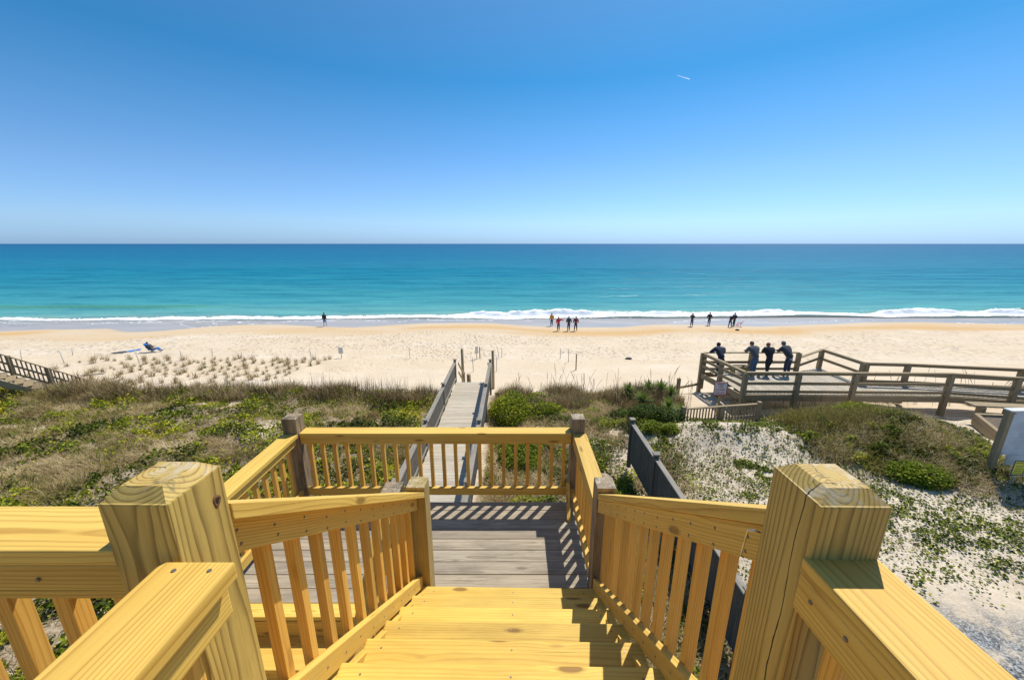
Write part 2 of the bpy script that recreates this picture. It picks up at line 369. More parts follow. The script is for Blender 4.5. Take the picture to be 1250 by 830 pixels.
addattr(land_me, 'foot', sstep(25, 33, GY + (fbm(GX * .1, GY * .2, 46) - .5) * 12) * (1 - sstep(-6.5, -5, GY - wy)) * (.35 + .65 * sstep(.35, .6, fbm(GX * .4, GY * .4, 147))))
def ground_mat():
    m, t, b = newmat('sand_ground')
    geo = N(t, 'ShaderNodeNewGeometry'); P = geo.outputs['Position']
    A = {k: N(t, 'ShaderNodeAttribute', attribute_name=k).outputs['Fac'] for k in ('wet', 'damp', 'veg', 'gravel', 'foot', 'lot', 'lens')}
    n1 = noise(t, P, .35, 5); n2 = noise(t, P, 6, 5, .65); n3 = noise(t, P, 60, 3, .7)
    c = ramp(t, n1, [(.3, (.60, .475, .325)), (.55, (.65, .53, .38)), (.75, (.69, .58, .44))])
    c = mixc(t, math_n(t, 'MULTIPLY', ramp(t, n2, [(.35, (1,) * 3), (.6, (0,) * 3)]), .25), c, (.55, .44, .32))
    nb = noise(t, vmul(t, P, (.035, .30, 0)), 1, 4); c = mixc(t, ramp(t, nb, [(.42, (.55,) * 3), (.58, (0,) * 3)]), c, (.60, .465, .30))
    c = mixc(t, A['lot'], c, ramp(t, n2, [(.3, (.50, .405, .29)), (.6, (.66, .56, .43))]))
    sh1 = noise(t, P, 24, 4, .75)
    c = mixc(t, math_n(t, 'MULTIPLY', ramp(t, sh1, [(.36, (.6,) * 3), (.50, (0,) * 3)]), A['lot']), c, (.34, .27, .185))
    c = mixc(t, math_n(t, 'MULTIPLY', ramp(t, sh1, [(.56, (0,) * 3), (.64, (1,) * 3)]), A['lot']), c, (.74, .66, .54))
    # shell hash and footprints on the walked band
    vf = N(t, 'ShaderNodeTexVoronoi'); vf.inputs['Scale'].default_value = 1; t.links.new(vmul(t, P, (3.3, 2.0, 0)), vf.inputs['Vector'])
    ft = math_n(t, 'MULTIPLY', ramp(t, vf.outputs['Distance'], [(.18, (1,) * 3), (.42, (0,) * 3)]), A['foot'])
    c = mixc(t, math_n(t, 'MULTIPLY', ft, .75), c, (.33, .26, .20))
    # damp band with ochre lenses
    n4 = noise(t, vmul(t, P, (.06, .22, 0)), 1, 4); lens = ramp(t, n4, [(.45, (0,) * 3), (.60, (1,) * 3)])
    dc = mixc(t, math_n(t, 'MAXIMUM', math_n(t, 'MULTIPLY', lens, .6), A['lens']), (.575, .44, .285), (.56, .36, .165))
    c = mixc(t, math_n(t, 'MULTIPLY', A['damp'], .9), c, dc)
    c = mixc(t, math_n(t, 'MULTIPLY', A['lens'], .7), c, (.55, .34, .14))
    c = mixc(t, A['wet'], c, mixc(t, ramp(t, n4, [(.4, (0,) * 3), (.6, (1,) * 3)]), (.33, .31, .295), (.42, .37, .325)))
    # plant litter and dry thatch, dark tones paint in the shade between leaves
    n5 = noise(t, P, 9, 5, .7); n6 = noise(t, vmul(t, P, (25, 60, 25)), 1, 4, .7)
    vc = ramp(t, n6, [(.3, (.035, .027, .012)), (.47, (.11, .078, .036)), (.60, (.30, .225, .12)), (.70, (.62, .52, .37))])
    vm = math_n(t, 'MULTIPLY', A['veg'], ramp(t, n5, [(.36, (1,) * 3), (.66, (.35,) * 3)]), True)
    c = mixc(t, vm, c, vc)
    # grey gravel
    vg = N(t, 'ShaderNodeTexVoronoi'); vg.inputs['Scale'].default_value = 38; t.links.new(P, vg.inputs['Vector'])
    gs = N(t, 'ShaderNodeSeparateColor'); t.links.new(vg.outputs['Color'], gs.inputs[0])
    gc = ramp(t, gs.outputs[0], [(0, (.06, .065, .065)), (.5, (.19, .20, .20)), (1, (.46, .455, .43))])
    gm = math_n(t, 'MULTIPLY', A['gravel'], ramp(t, noise(t, P, 2.2, 5, .7), [(.34, (0,) * 3), (.50, (1,) * 3)]), True)
    c = mixc(t, gm, c, gc)
    c = mixc(t, math_n(t, 'MULTIPLY', ramp(t, n3, [(.3, (1,) * 3), (.5, (0,) * 3)]), .35), c, mixc(t, 1, c, (.6, .57, .52), 'MULTIPLY'))
    t.links.new(c, b.inputs['Base Color'])
    t.links.new(ramp(t, A['wet'], [(0, (.95,) * 3), (1, (.38,) * 3)]), b.inputs['Roughness'])
    b.inputs['Specular IOR Level'].default_value = .3
    h = math_n(t, 'ADD', math_n(t, 'MULTIPLY', n2, .05), math_n(t, 'MULTIPLY', n3, .012))
    h = math_n(t, 'SUBTRACT', h, math_n(t, 'MULTIPLY', ft, .10))
    h = math_n(t, 'ADD', h, math_n(t, 'MULTIPLY', math_n(t, 'MULTIPLY', vg.outputs['Distance'], gm), -.03))
    h = math_n(t, 'MULTIPLY', h, math_n(t, 'SUBTRACT', 1, math_n(t, 'MULTIPLY', A['wet'], .96)))
    bm = N(t, 'ShaderNodeBump'); bm.inputs['Strength'].default_value = .8; bm.inputs['Distance'].default_value = 1
    t.links.new(h, bm.inputs['Height']); t.links.new(bm.outputs[0], b.inputs['Normal']); return m
land_me.materials.append(ground_mat()); struct('ground', land_me)
def gz(x, y): return float(land(np.array([x]), np.array([y]))[0])

# ------------------------------------------------------------------ SEA
SEA = Z(-10.93)
sx_ = grid_axis([(-60000, -3000, 12), (-3000, -300, 20), (-300, -115, 40), (-115, 115, 800), (115, 300, 40), (300, 3000, 20), (3000, 60000, 12)])
sy_ = grid_axis([(-14, -5, 60), (-5, 14, 180), (14, 45, 90), (45, 120, 60), (120, 600, 40), (600, 4000, 24), (4000, 80000, 14)])
SX, SYo = np.meshgrid(sx_, sy_); SYW = SYo + shore_y(SX)          # offset from the breaker line
fine = 1 - sstep(110, 118, np.abs(SX))
amp = .18 + .85 * sstep(.36, .66, fbm(SX * .045, SX * 0 + 3, 50, 3)) * (sstep(-25, 10, SX) * .55 + .25)
ripple = (fbm(SX * .9, SYo * 1.6, 51) - .5)
cx_ = SYo - 1.2 * (fbm(SX * .12, SX * 0, 52, 3) - .5) * 2
crest = np.exp(-((cx_ - 1.2) / np.where(cx_ < 1.2, .65, 2.4)) ** 2) * amp * .95
front = np.clip((SYo + 13) / 13, 0, 1)
crest2 = np.exp(-((SYo - 9.5 - 1.5 * fbm(SX * .06, SX * 0 + 4, 152, 2)) / 1.5) ** 2) * (1 - sstep(-62, -38, SX)) * .55
z_ = SEA + crest2 * fine + crest * fine * (1 + ripple * .8) + (.035 + .12 * ripple * sstep(-.5, .8, crest)) * fine
sw = sstep(8, 25, SYo) * (1 - sstep(300, 900, SYo))
z_ = z_ + sw * (np.sin((SYW + 9 * fbm(SX * .03, SYW * .03, 53)) * .50) * .20 + (fbm(SX * .12, SYW * .5, 54) - .5) * .30)
# run-up sheet follows the sand
lz = land(SX, SYW) + .012 + .03 * front
z_ = np.where(SYo < 0, np.maximum(np.where(SYo < -1.2, lz * 0 + SEA - .0, z_), SEA), z_)
edge = -5.5 + 5.5 * (fbm(SX * .10, SX * 0 + 9, 55, 3) - .5) * 2
edge = np.maximum(edge, wet_y(SX) - shore_y(SX) + .3)
z_ = np.where(SYo < edge, lz - .10, np.where(SYo < 0, np.maximum(z_, lz), z_))
fo = np.exp(-((cx_ - .2) / np.where(cx_ < .2, .55 + .7 * amp, .6 + 1.5 * amp)) ** 2) * 1.2
fo = fo * (.30 + 1.35 * fbm(SX * .7, SYo * 1.4, 56, 5, .6))
ln_ = np.abs(fbm(SX * .35, SYo * .8, 57, 5, .6) - .5); lace = (1 - sstep(.012, .045, ln_)) * (1 - sstep(-2, .5, SYo)) * (.35 + .65 * sstep(-9, -2, SYo)) * (SYo > edge) * (.4 + .6 * sstep(.4, .6, fbm(SX * .08, SYo * .2, 157)))
eline = np.exp(-((SYo - edge) / .16) ** 2) * .75 * sstep(.35, .6, fbm(SX * .3, SX * 0, 158))
bk_ = np.abs(fbm(SX * .22, SYo * .8, 58, 5, .6) - .5); back = (1 - sstep(.008, .03, bk_)) * np.exp(-((SYo - 3.5) / 3.0) ** 2) * .75 * amp
foam = np.clip(np.maximum.reduce([fo, lace * .8, eline * fine, back]), 0, 1) * fine
foam = np.maximum(foam, np.where(np.abs(SX) > 110, np.exp(-((SYo - .5) / 2) ** 2), 0))
ids = np.arange(SX.size).reshape(SX.shape)
Fs = np.stack([ids[:-1, :-1], ids[:-1, 1:], ids[1:, 1:], ids[1:, :-1]], -1).reshape(-1, 4)
sea_me = np_mesh('sea', np.stack([SX.ravel(), SYW.ravel(), z_.ravel()], 1), Fs, smooth=True)
addattr(sea_me, 'foam', foam); addattr(sea_me, 'off', SYo); addattr(sea_me, 'crest', (crest + crest2 * 1.6) * fine)
def sea_mat():
    m, t, b = newmat('sea_water')
    geo = N(t, 'ShaderNodeNewGeometry'); P = geo.outputs['Position']
    off = N(t, 'ShaderNodeAttribute', attribute_name='off').outputs['Fac']; fm = N(t, 'ShaderNodeAttribute', attribute_name='foam').outputs['Fac']
    cr = N(t, 'ShaderNodeAttribute', attribute_name='crest').outputs['Fac']
    lg = math_n(t, 'MULTIPLY', math_n(t, 'LOGARITHM', math_n(t, 'MAXIMUM', math_n(t, 'ADD', off, 10), 1), 10), .25)     # distance offshore, log
    pn = noise(t, vmul(t, P, (.010, .035, 0)), 1, 4, .6)
    lg2 = math_n(t, 'ADD', lg, math_n(t, 'MULTIPLY', math_n(t, 'SUBTRACT', pn, .5), .14))
    c = ramp(t, lg2, [(.22, (.27, .27, .22)), (.28, (.13, .36, .34)), (.36, (.055, .29, .315)), (.48, (.010, .20, .275)), (.62, (.0, .145, .25)), (.80, (.0, .108, .225)), (.95, (.0, .09, .205))])
    # wind streaks
    ws = noise(t, vmul(t, P, (.05, .30, 0)), 1, 5, .65)
    c = mixc(t, ramp(t, ws, [(.42, (0,) * 3), (.60, (.8,) * 3)]), c, mixc(t, 1, c, (.55, .72, .82), 'MULTIPLY'))
    c = mixc(t, ramp(t, cr, [(.25, (0,) * 3), (.7, (.75,) * 3)]), c, (.07, .27, .17))
    t.links.new(c, b.inputs['Base Color']); b.inputs['Roughness'].default_value = .5
    b.inputs['Specular IOR Level'].default_value = 0
    w1 = noise(t, vmul(t, P, (.5, 1.3, 1)), 1, 6, .62); w2 = noise(t, vmul(t, P, (.04, .14, 0)), 1, 4)
    h = math_n(t, 'ADD', math_n(t, 'MULTIPLY', w1, .30), math_n(t, 'MULTIPLY', w2, 1.2))
    bm = N(t, 'ShaderNodeBump'); bm.inputs['Strength'].default_value = .75; bm.inputs['Distance'].default_value = 1
    t.links.new(h, bm.inputs['Height']); t.links.new(bm.outputs[0], b.inputs['Normal'])
    gl = N(t, 'ShaderNodeBsdfGlossy'); gl.inputs['Roughness'].default_value = .22; t.links.new(bm.outputs[0], gl.inputs['Normal'])
    lw = N(t, 'ShaderNodeLayerWeight'); lw.inputs[0].default_value = .5; t.links.new(bm.outputs[0], lw.inputs['Normal'])
    gm_ = N(t, 'ShaderNodeMixShader'); t.links.new(math_n(t, 'ADD', .02, math_n(t, 'MULTIPLY', math_n(t, 'POWER', lw.outputs['Facing'], 4), .17)), gm_.inputs[0])
    t.links.new(b.outputs[0], gm_.inputs[1]); t.links.new(gl.outputs[0], gm_.inputs[2])
    # foam
    f = N(t, 'ShaderNodeBsdfPrincipled'); f.inputs['Base Color'].default_value = (.93, .94, .94, 1); f.inputs['Roughness'].default_value = .9
    fnz = noise(t, vmul(t, P, (2.2, 3.5, 3)), 1, 6, .7)
    b2 = N(t, 'ShaderNodeBump'); b2.inputs['Strength'].default_value = .45; b2.inputs['Distance'].default_value = .3; t.links.new(fnz, b2.inputs['Height']); t.links.new(b2.outputs[0], f.inputs['Normal'])
    fmask = math_n(t, 'ADD', fm, math_n(t, 'MULTIPLY', math_n(t, 'SUBTRACT', fnz, .5), 1.9))
    fmask = ramp(t, fmask, [(.38, (0,) * 3), (.66, (1,) * 3)])
    mx = N(t, 'ShaderNodeMixShader'); t.links.new(fmask, mx.inputs[0]); t.links.new(gm_.outputs[0], mx.inputs[1]); t.links.new(f.outputs[0], mx.inputs[2])
    # the thin run-up sheet lets wet sand show through
    tr = N(t, 'ShaderNodeBsdfTransparent'); m2 = N(t, 'ShaderNodeMixShader')
    sheet = math_n(t, 'MULTIPLY', math_n(t, 'LESS_THAN', off, 0), math_n(t, 'SUBTRACT', 1, fmask, True))
    sheet = math_n(t, 'MULTIPLY', sheet, ramp(t, math_n(t, 'MULTIPLY', off, -.2), [(0, (0,) * 3), (.35, (.92,) * 3)]))
    t.links.new(sheet, m2.inputs[0]); t.links.new(mx.outputs[0], m2.inputs[1]); t.links.new(tr.outputs[0], m2.inputs[2])
    t.links.new(m2.outputs[0], t.nodes['Material Output'].inputs[0]); return m
sea_me.materials.append(sea_mat()); struct('sea', sea_me)

def screws(th, pts, normal, par=None):
    """small countersunk screw heads"""
    global _screw
    n = Vector(normal).normalized(); q = n.to_track_quat('Z', 'Y')
    if '_screw' not in globals():
        vs = [(math.cos(a * math.pi / 4) * .0042, math.sin(a * math.pi / 4) * .0042, .0012) for a in range(8)] + [(math.cos(a * math.pi / 4) * .0052, math.sin(a * math.pi / 4) * .0052, -.001) for a in range(8)]
        fs = [tuple(range(8))] + [(i, i + 8, (i + 1) % 8 + 8, (i + 1) % 8) for i in range(8)]
        _screw = mk_mesh('screw_head', vs, fs, M['screw'])
    for p in pts:
        o = link('screw_head', _screw, par or th); o.location = Vector(p) - Vector(th['_b']); o.rotation_euler = q.to_euler()

# ------------------------------------------------------------------ NEW PINE STAIRCASE (its own frame turned a little to the right)
TH = -R(.9)
DECK = Z(-2.84); LAND_Z = Z(-1.57)
XL, XR = -.694, .597                       # inner faces of the newel posts
PW = .14
def nos_z(y): return Z(-(.832 + .756 * y))
stair = thing('staircase', 'broad flight of new yellow pine steps going down from the camera to the grey deck', 'stairs', (-.05, 2.45, DECK), rot=TH)
RUN, RISE = .238, .18
for k in range(7):
    yn = 2.405 - RUN * k; zt = nos_z(yn)
    if k == 6: break
    mb = MB(); mb.beam((-.757, yn - .135 - .005, zt), (.628, yn - .135 - .005, zt), .275, .038, .010, pith=(random.uniform(-.05, .05), random.choice((-1, 1)) * random.uniform(.025, .06)))
    td_ = mb.build('tread', M['tread%d' % (0, 1, 0, 2, 1, 0)[k]], stair)
    screws(stair, [(xx_ + random.uniform(-.01, .01), yn - dd_, zt + .0005) for xx_ in (-.66, -.03, .53) for dd_ in (.05, .20)], (0, 0, 1), td_)
    mb = MB(); mb.beam((-.755, yn - .25 - .02, zt - .04), (.601, yn - .25 - .02, zt - .04), .022, .135, .002); mb.build('riser', M['pine_rail'], stair)
for x in (-.748, .58):
    mb = MB(); mb.beam((x, .92, nos_z(.92) - .05), (x, 2.40, nos_z(2.40) - .05), .038, .2, .003); mb.build('stringer', M['pine_rail'], stair)

def railing(th, a, b, inner, top_a, top_b, cap_off=0, cap_w=.14, face_off=.0, bot_a=None, bot_b=None, spacing=.1365, mat='pine_rail', capmat='pine_rail', balmat='pine_baluster', ease=.003, scr=False,
            capt=.038, balw=.038, facet=.038, face_h=.089, bot_h=.089, first=None):
    """a,b: plan points on the INNER face line; inner: unit vector pointing to the user side.
    top_a/top_b: z of cap top; bot_*: z of the bottom rail's top edge. Face board and bottom rail on the inner side, balusters fixed behind."""
    a = Vector((a[0], a[1], 0)); b = Vector((b[0], b[1], 0)); n = Vector((inner[0], inner[1], 0)).normalized()
    d = b - a; hor = d.length; sl = math.hypot(hor, top_b - top_a) / hor
    def P(t, off, z): q = a + d * t - n * off; return Vector((q.x, q.y, z))
    mb = MB(); mb.beam(P(0, cap_off + cap_w / 2, top_a), P(1, cap_off + cap_w / 2, top_b), cap_w, capt, ease); mb.build('cap_rail', M[capmat], th)
    ca = top_a - capt * sl - .0015; cb = top_b - capt * sl - .0015
    mb = MB(); mb.beam(P(0, face_off + facet / 2, ca), P(1, face_off + facet / 2, cb), facet, face_h, ease); fb_ = mb.build('face_board', M[mat], th)
    mb = MB(); mb.beam(P(0, face_off + facet / 2, bot_a), P(1, face_off + facet / 2, bot_b), facet, bot_h, ease); bb_ = mb.build('bottom_rail', M[mat], th)
    nb = max(1, int(round(hor / spacing)));
    for i in range(nb):
        t = (i + .5) / nb; s = balw / 2; t0 = t - s / hor; t1 = t + s / hor
        zt0 = top_a + (top_b - top_a) * t0 - capt * sl - .002; zt1 = top_a + (top_b - top_a) * t1 - capt * sl - .002
        zb0 = bot_a + (bot_b - bot_a) * t0 - bot_h * sl - random.uniform(-.01, .012); zb1 = zb0 + (bot_b - bot_a) * (t1 - t0)
        o0 = face_off + facet + .001; o1 = o0 + balw
        mb = MB()
        mb.prism([P(t0, o0, zb0), P(t1, o0, zb1), P(t1, o1, zb1), P(t0, o1, zb0)], [P(t0, o0, zt0), P(t1, o0, zt1), P(t1, o1, zt1), P(t0, o1, zt0)], .0025 if ease else 0)
        mb.build('baluster', M[balmat], th)
    if scr:
        pts = []; pb_ = []
        for i in range(nb):
            t = (i + .5) / nb
            zt = top_a + (top_b - top_a) * t - capt * sl
            for dz in (-.03, -.072): pts.append(P(t + random.uniform(-.004, .004), face_off - .0008, zt + dz * sl + random.uniform(-.006, .006)))
            zb = bot_a + (bot_b - bot_a) * t
            pb_.append(P(t, face_off - .0008, zb - .045 * sl + random.uniform(-.01, .01)))
        screws(th, pts, n, fb_); screws(th, pb_, n, bb_)

HTOP = lambda y: Z(-.6077 - .722 * (y - .769))
BTOP = lambda y: Z(-(.742 + .756 * y))
ls = thing('stair_railing', 'new yellow pine railing down the left side of the steps', 'railing', (-.76, 1.6, BTOP(1.6)), rot=TH)
railing(ls, (XL, .77), (XL, 2.42), (1, 0), HTOP(.77), HTOP(2.42), cap_off=.0, cap_w=.142, face_off=.060, bot_a=BTOP(.77), bot_b=BTOP(2.42), scr=True)
rs = thing('stair_railing', 'new yellow pine railing down the right side of the steps', 'railing', (.66, 1.6, BTOP(1.6)), rot=TH)
railing(rs, (XR, .77), (XR, 2.42), (-1, 0), HTOP(.77), HTOP(2.42), cap_off=.003, cap_w=.142, face_off=.010, bot_a=BTOP(.77), bot_b=BTOP(2.42), scr=True)
# bent hook hanging at the upper end of the right rail
hk = tag(link('hook', None), '', ''); bpy.data.objects.remove(hk)
def tube(pts, r, seg=8, close=False):
    """simple round bar along points"""
    V = []; Fc = []; pts = [Vector(p) for p in pts]
    for i, p in enumerate(pts):
        d = (pts[min(i + 1, len(pts) - 1)] - pts[max(i - 1, 0)]).normalized()
        x = d.orthogonal().normalized() if i == 0 else (x - d * x.dot(d)).normalized(); y = d.cross(x)
        rr = r[i] if isinstance(r, (list, tuple)) else r
        for k in range(seg):
            a = 2 * math.pi * k / seg; V.append(p + (x * math.cos(a) + y * math.sin(a)) * rr)
    for i in range(len(pts) - 1):
        for k in range(seg): Fc.append((i * seg + k, i * seg + (k + 1) % seg, (i + 1) * seg + (k + 1) % seg, (i + 1) * seg + k))
    Fc.append(tuple(range(seg))[::-1]); Fc.append(tuple((len(pts) - 1) * seg + k for k in range(seg)))
    return V, Fc
def tube_obj(name, pts, r, mat, th=None, seg=8):
    V, Fc = tube(pts, r, seg)
    b = Vector(th['_b']) if th is not None else Vector()
    me = mk_mesh(name, [v - b for v in V], Fc, mat, True); return link(name, me, th)
hp = Vector((XR - .004, .80, HTOP(.80) - .065))
hook = tube_obj('hook', [hp + Vector((.004, -.018, .010)), hp + Vector((-.010, -.014, .012)), hp + Vector((-.014, 0, 0)), hp + Vector((-.014, .006, -.05)), hp + Vector((-.014, .008, -.085)), hp + Vector((-.006, .010, -.092))], .0024, M['zinc'], rs)

# newel posts
def newel(frame_rot, x0, y0, z0, z1, mat, label, peak=.02, group=None, w_=PW, pith=None):
    th = thing('newel_post', label, 'post', (x0 + w_ / 2, y0 + w_ / 2, z0), group, rot=frame_rot)
    mb = MB(); mb.post(x0, x0 + w_, y0, y0 + w_, z0, z1, .004, peak=peak, pith=pith)
    o = mb.build('shaft', M[mat], th); return th
newel(TH, XL - PW, .625, LAND_Z - .35, Z(-.5), 'pine_post', 'big treated pine newel post with a knot hole, top left of the steps', .024, pith=(.01, -.02))
def knot(th, c, rx, rz):
    V = []; Fc = []; seg = 20
    for rr, dx in ((1.0, .0006), (.72, .0022), (.45, .0010)):
        for k in range(seg): a_ = 2 * math.pi * k / seg; w_ = rr * (1 + .12 * math.sin(3 * a_ + rr)); V.append((c[0] + dx, c[1] + math.cos(a_) * rx * w_, c[2] + math.sin(a_) * rz * w_))
    for q in range(2):
        for k in range(seg): Fc.append((q * seg + k, q * seg + (k + 1) % seg, (q + 1) * seg + (k + 1) % seg, (q + 1) * seg + k))
    Fc.append(tuple(2 * seg + k for k in range(seg)))
    b = Vector(th['_b']); me = mk_mesh('knot', [Vector(v) - b for v in V], Fc, plain('knot_wood', (.16, .07, .02), .7, var=.5, scale=150)); me.materials.append(plain('knot_hole', (.012, .008, .005), .9)); me.polygons[len(me.polygons) - 1].material_index = 1
    link('knot', me, th)
_nl = [o for o in bpy.data.objects if o.name.startswith('newel_post')][0]; knot(_nl, (XL, .735, Z(-.575)), .011, .016)
newel(TH, XR, .64, LAND_Z - .35, Z(-.5), 'pine_post', 'big treated pine newel post split and bleached on top, right of the steps', .024, pith=(.015, .03))
newel(TH, XL - PW, 2.425, DECK - .02, Z(-1.765), 'pine_top', 'flat-topped yellow newel post at the foot of the left stair railing', 0)
newel(TH, XR, 2.425, DECK - .02, Z(-1.755), 'old_post', 'weathered brown-topped newel post at the foot of the right stair railing', 0)
newel(None, .648, 3.68, Z(-6.7), Z(-1.825), 'old_post', 'weathered grey post at the far right corner of the deck', 0)
newel(None, -2.47, 3.66, Z(-6.7), Z(-1.815), 'old_post', 'weathered grey post at the far left corner of the deck', 0, w_=.155)
newel(None, -.985, 2.42, DECK - .02, Z(-1.80), 'old_post', 'weathered post half hidden behind the lower left newel of the steps', 0)
newel(None, -2.47, 2.30, Z(-6.7), Z(-1.80), 'old_post', 'weathered post on the left deck edge where the lower flight starts', 0)

# deck railings
fr = thing('deck_railing', 'new yellow pine railing along the far seaward side of the grey deck', 'railing', (-.8, 3.7, DECK))
railing(fr, (-2.31, 3.685), (.646, 3.685), (0, -1), Z(-1.992), Z(-1.992), cap_off=-.005, cap_w=.145, face_off=0, bot_a=Z(-2.675), bot_b=Z(-2.675), spacing=.1365, ease=.0025, scr=False)
rr_ = thing('deck_railing', 'new yellow pine railing along the right side of the grey deck', 'railing', (.7, 3.1, DECK))
railing(rr_, (.662, 3.68), (.652, 2.57), (-1, 0), Z(-1.992), Z(-1.992), cap_off=0, cap_w=.142, face_off=.0, bot_a=Z(-2.675), bot_b=Z(-2.675), ease=.0025)
lr = thing('deck_railing', 'new yellow pine railing along the left side of the grey deck', 'railing', (-2.4, 3.0, DECK))
railing(lr, (-2.315, 2.445), (-2.315, 3.66), (1, 0), Z(-1.992), Z(-1.992), cap_off=0, cap_w=.165, face_off=.03, bot_a=Z(-2.675), bot_b=Z(-2.675), ease=.0025)
# brace at the far right corner
mb = MB(); mb.beam((.60, 3.35, DECK + .03), (.625, 3.66, DECK + .26), .038, .07, .002); br_ = mb.build('brace', M['pine_rail'], rr_)

# grey deck
dk = thing('deck', 'weathered grey board deck at the foot of the new steps', 'deck', (-.8, 3.0, DECK))
y = 3.665; i = 0
while y > 2.47:
    mb = MB(); mb.beam((-2.46, y - .068, DECK + random.uniform(-.0015, .0015)), (.79, y - .068, DECK + random.uniform(-.0015, .0015)), .1315, .034, .004); mb.build('deck_board', M['deck_grey'], dk); y -= .1375
mb = MB(); mb.beam((-2.46, y - .06, DECK + .001), (-.86, y - .06, DECK + .001), .118, .036, .004); mb.build('edge_board', M['pine'], dk)
for yy in (3.66, y - .1):
    mb = MB(); mb.beam((-2.44, yy, DECK - .04), (.78, yy, DECK - .04), .038, .235, .003); mb.build('joist', M['pine_rail'], dk)
for xx in (-2.44, -1.6, -.8, 0, .77):
    mb = MB(); mb.beam((xx, y - .08, DECK - .04), (xx, 3.64, DECK - .04), .038, .2, .003); mb.build('joist', M['pine_rail'], dk)

# second flight turning back down under the camera, left of the main steps
fl = thing('staircase', 'lower flight of new pine steps seen through the left stair balusters, going back down', 'stairs', (-1.6, 2.2, DECK - .2))
ye = y - .12
for k in range(20):
    yt = ye - .235 * k; zt = DECK - .184 * (k + 1)
    mb = MB(); mb.beam((-2.30, yt - .12, zt), (-.99, yt - .12, zt), .265, .038, .006); mb.build('tread', M['pine'], fl)
    mb = MB(); mb.beam((-2.30, yt + .004, zt + .183 - .037), (-.99, yt + .004, zt + .183 - .037), .02, .145, .002); mb.build('riser', M['pine_rail'], fl)
for x in (-2.325, -.965):
    mb = MB(); mb.beam((x, ye, DECK - .07), (x, ye - 4.7, DECK - .07 - 4.7 * .783), .038, .24, .003); mb.build('stringer', M['pine_rail'], fl)
for x, n, nm in ((-.985, (-1, 0), 'inner'), (-2.315, (1, 0), 'outer')):
    th = thing('stair_railing', f'pine railing on the {nm} side of the lower flight going back down', 'railing', (x, 1.4, DECK - 1.2))
    za = Z(-1.90); zb = za - 1.5 * .783
    railing(th, (x, 2.30), (x, .80), n, za, zb, cap_off=0, face_off=.03, bot_a=za - .70, bot_b=zb - .70, ease=.0025)

# upper landing with its rails
ul = thing('landing', 'pine landing at the head of the steps under the camera', 'deck', (-1, 0, LAND_Z))
for k in range(16):
    yb = .90 - .1375 * k
    mb = MB(); mb.beam((-3.6 if yb < .64 else -.70, yb, LAND_Z), (.74, yb, LAND_Z), .134, .036, .004); mb.build('deck_board', M['pine'], ul)
rl = thing('landing_railing', 'close-up pine railing beside the camera at lower right', 'railing', (.68, 0, LAND_Z))
railing(rl, (.600, .638), (.600, -1.6), (-1, 0), Z(-.625), Z(-.625), cap_off=0, cap_w=.150, face_off=.002, bot_a=LAND_Z + .16, bot_b=LAND_Z + .16, ease=.004)
l1 = thing('landing_railing', 'pine railing running out to the left edge of the photo', 'railing', (-1.6, .72, LAND_Z))
railing(l1, (-.838, .652), (-3.4, .652), (0, -1), Z(-.625), Z(-.625), cap_off=0, cap_w=.140, face_off=.002, bot_a=LAND_Z + .16, bot_b=LAND_Z + .16, ease=.004, spacing=.140)
l2 = thing('landing_railing', 'close-up pine railing beside the camera at lower left, overlapping the big post', 'railing', (-.64, 0, LAND_Z))
railing(l2, (-.560, .622), (-.560, -1.6), (1, 0), Z(-.622), Z(-.622), cap_off=0, cap_w=.148, face_off=.026, bot_a=LAND_Z + .16, bot_b=LAND_Z + .16, ease=.004)
screws(l1, [(-1.02, .651, Z(-.70)), (-1.17, .651, Z(-.672)), (-1.19, .651, Z(-.71)), (-1.32, .651, Z(-.69))], (0, -1, 0))
screws(rl, [(.601, .60, Z(-.70)), (.601, .45, Z(-.715)), (.601, .52, Z(-.69))], (-1, 0, 0))
screws(l2, [(-.665, .60, Z(-.6215)), (-.595, .60, Z(-.6215))], (0, 0, 1))
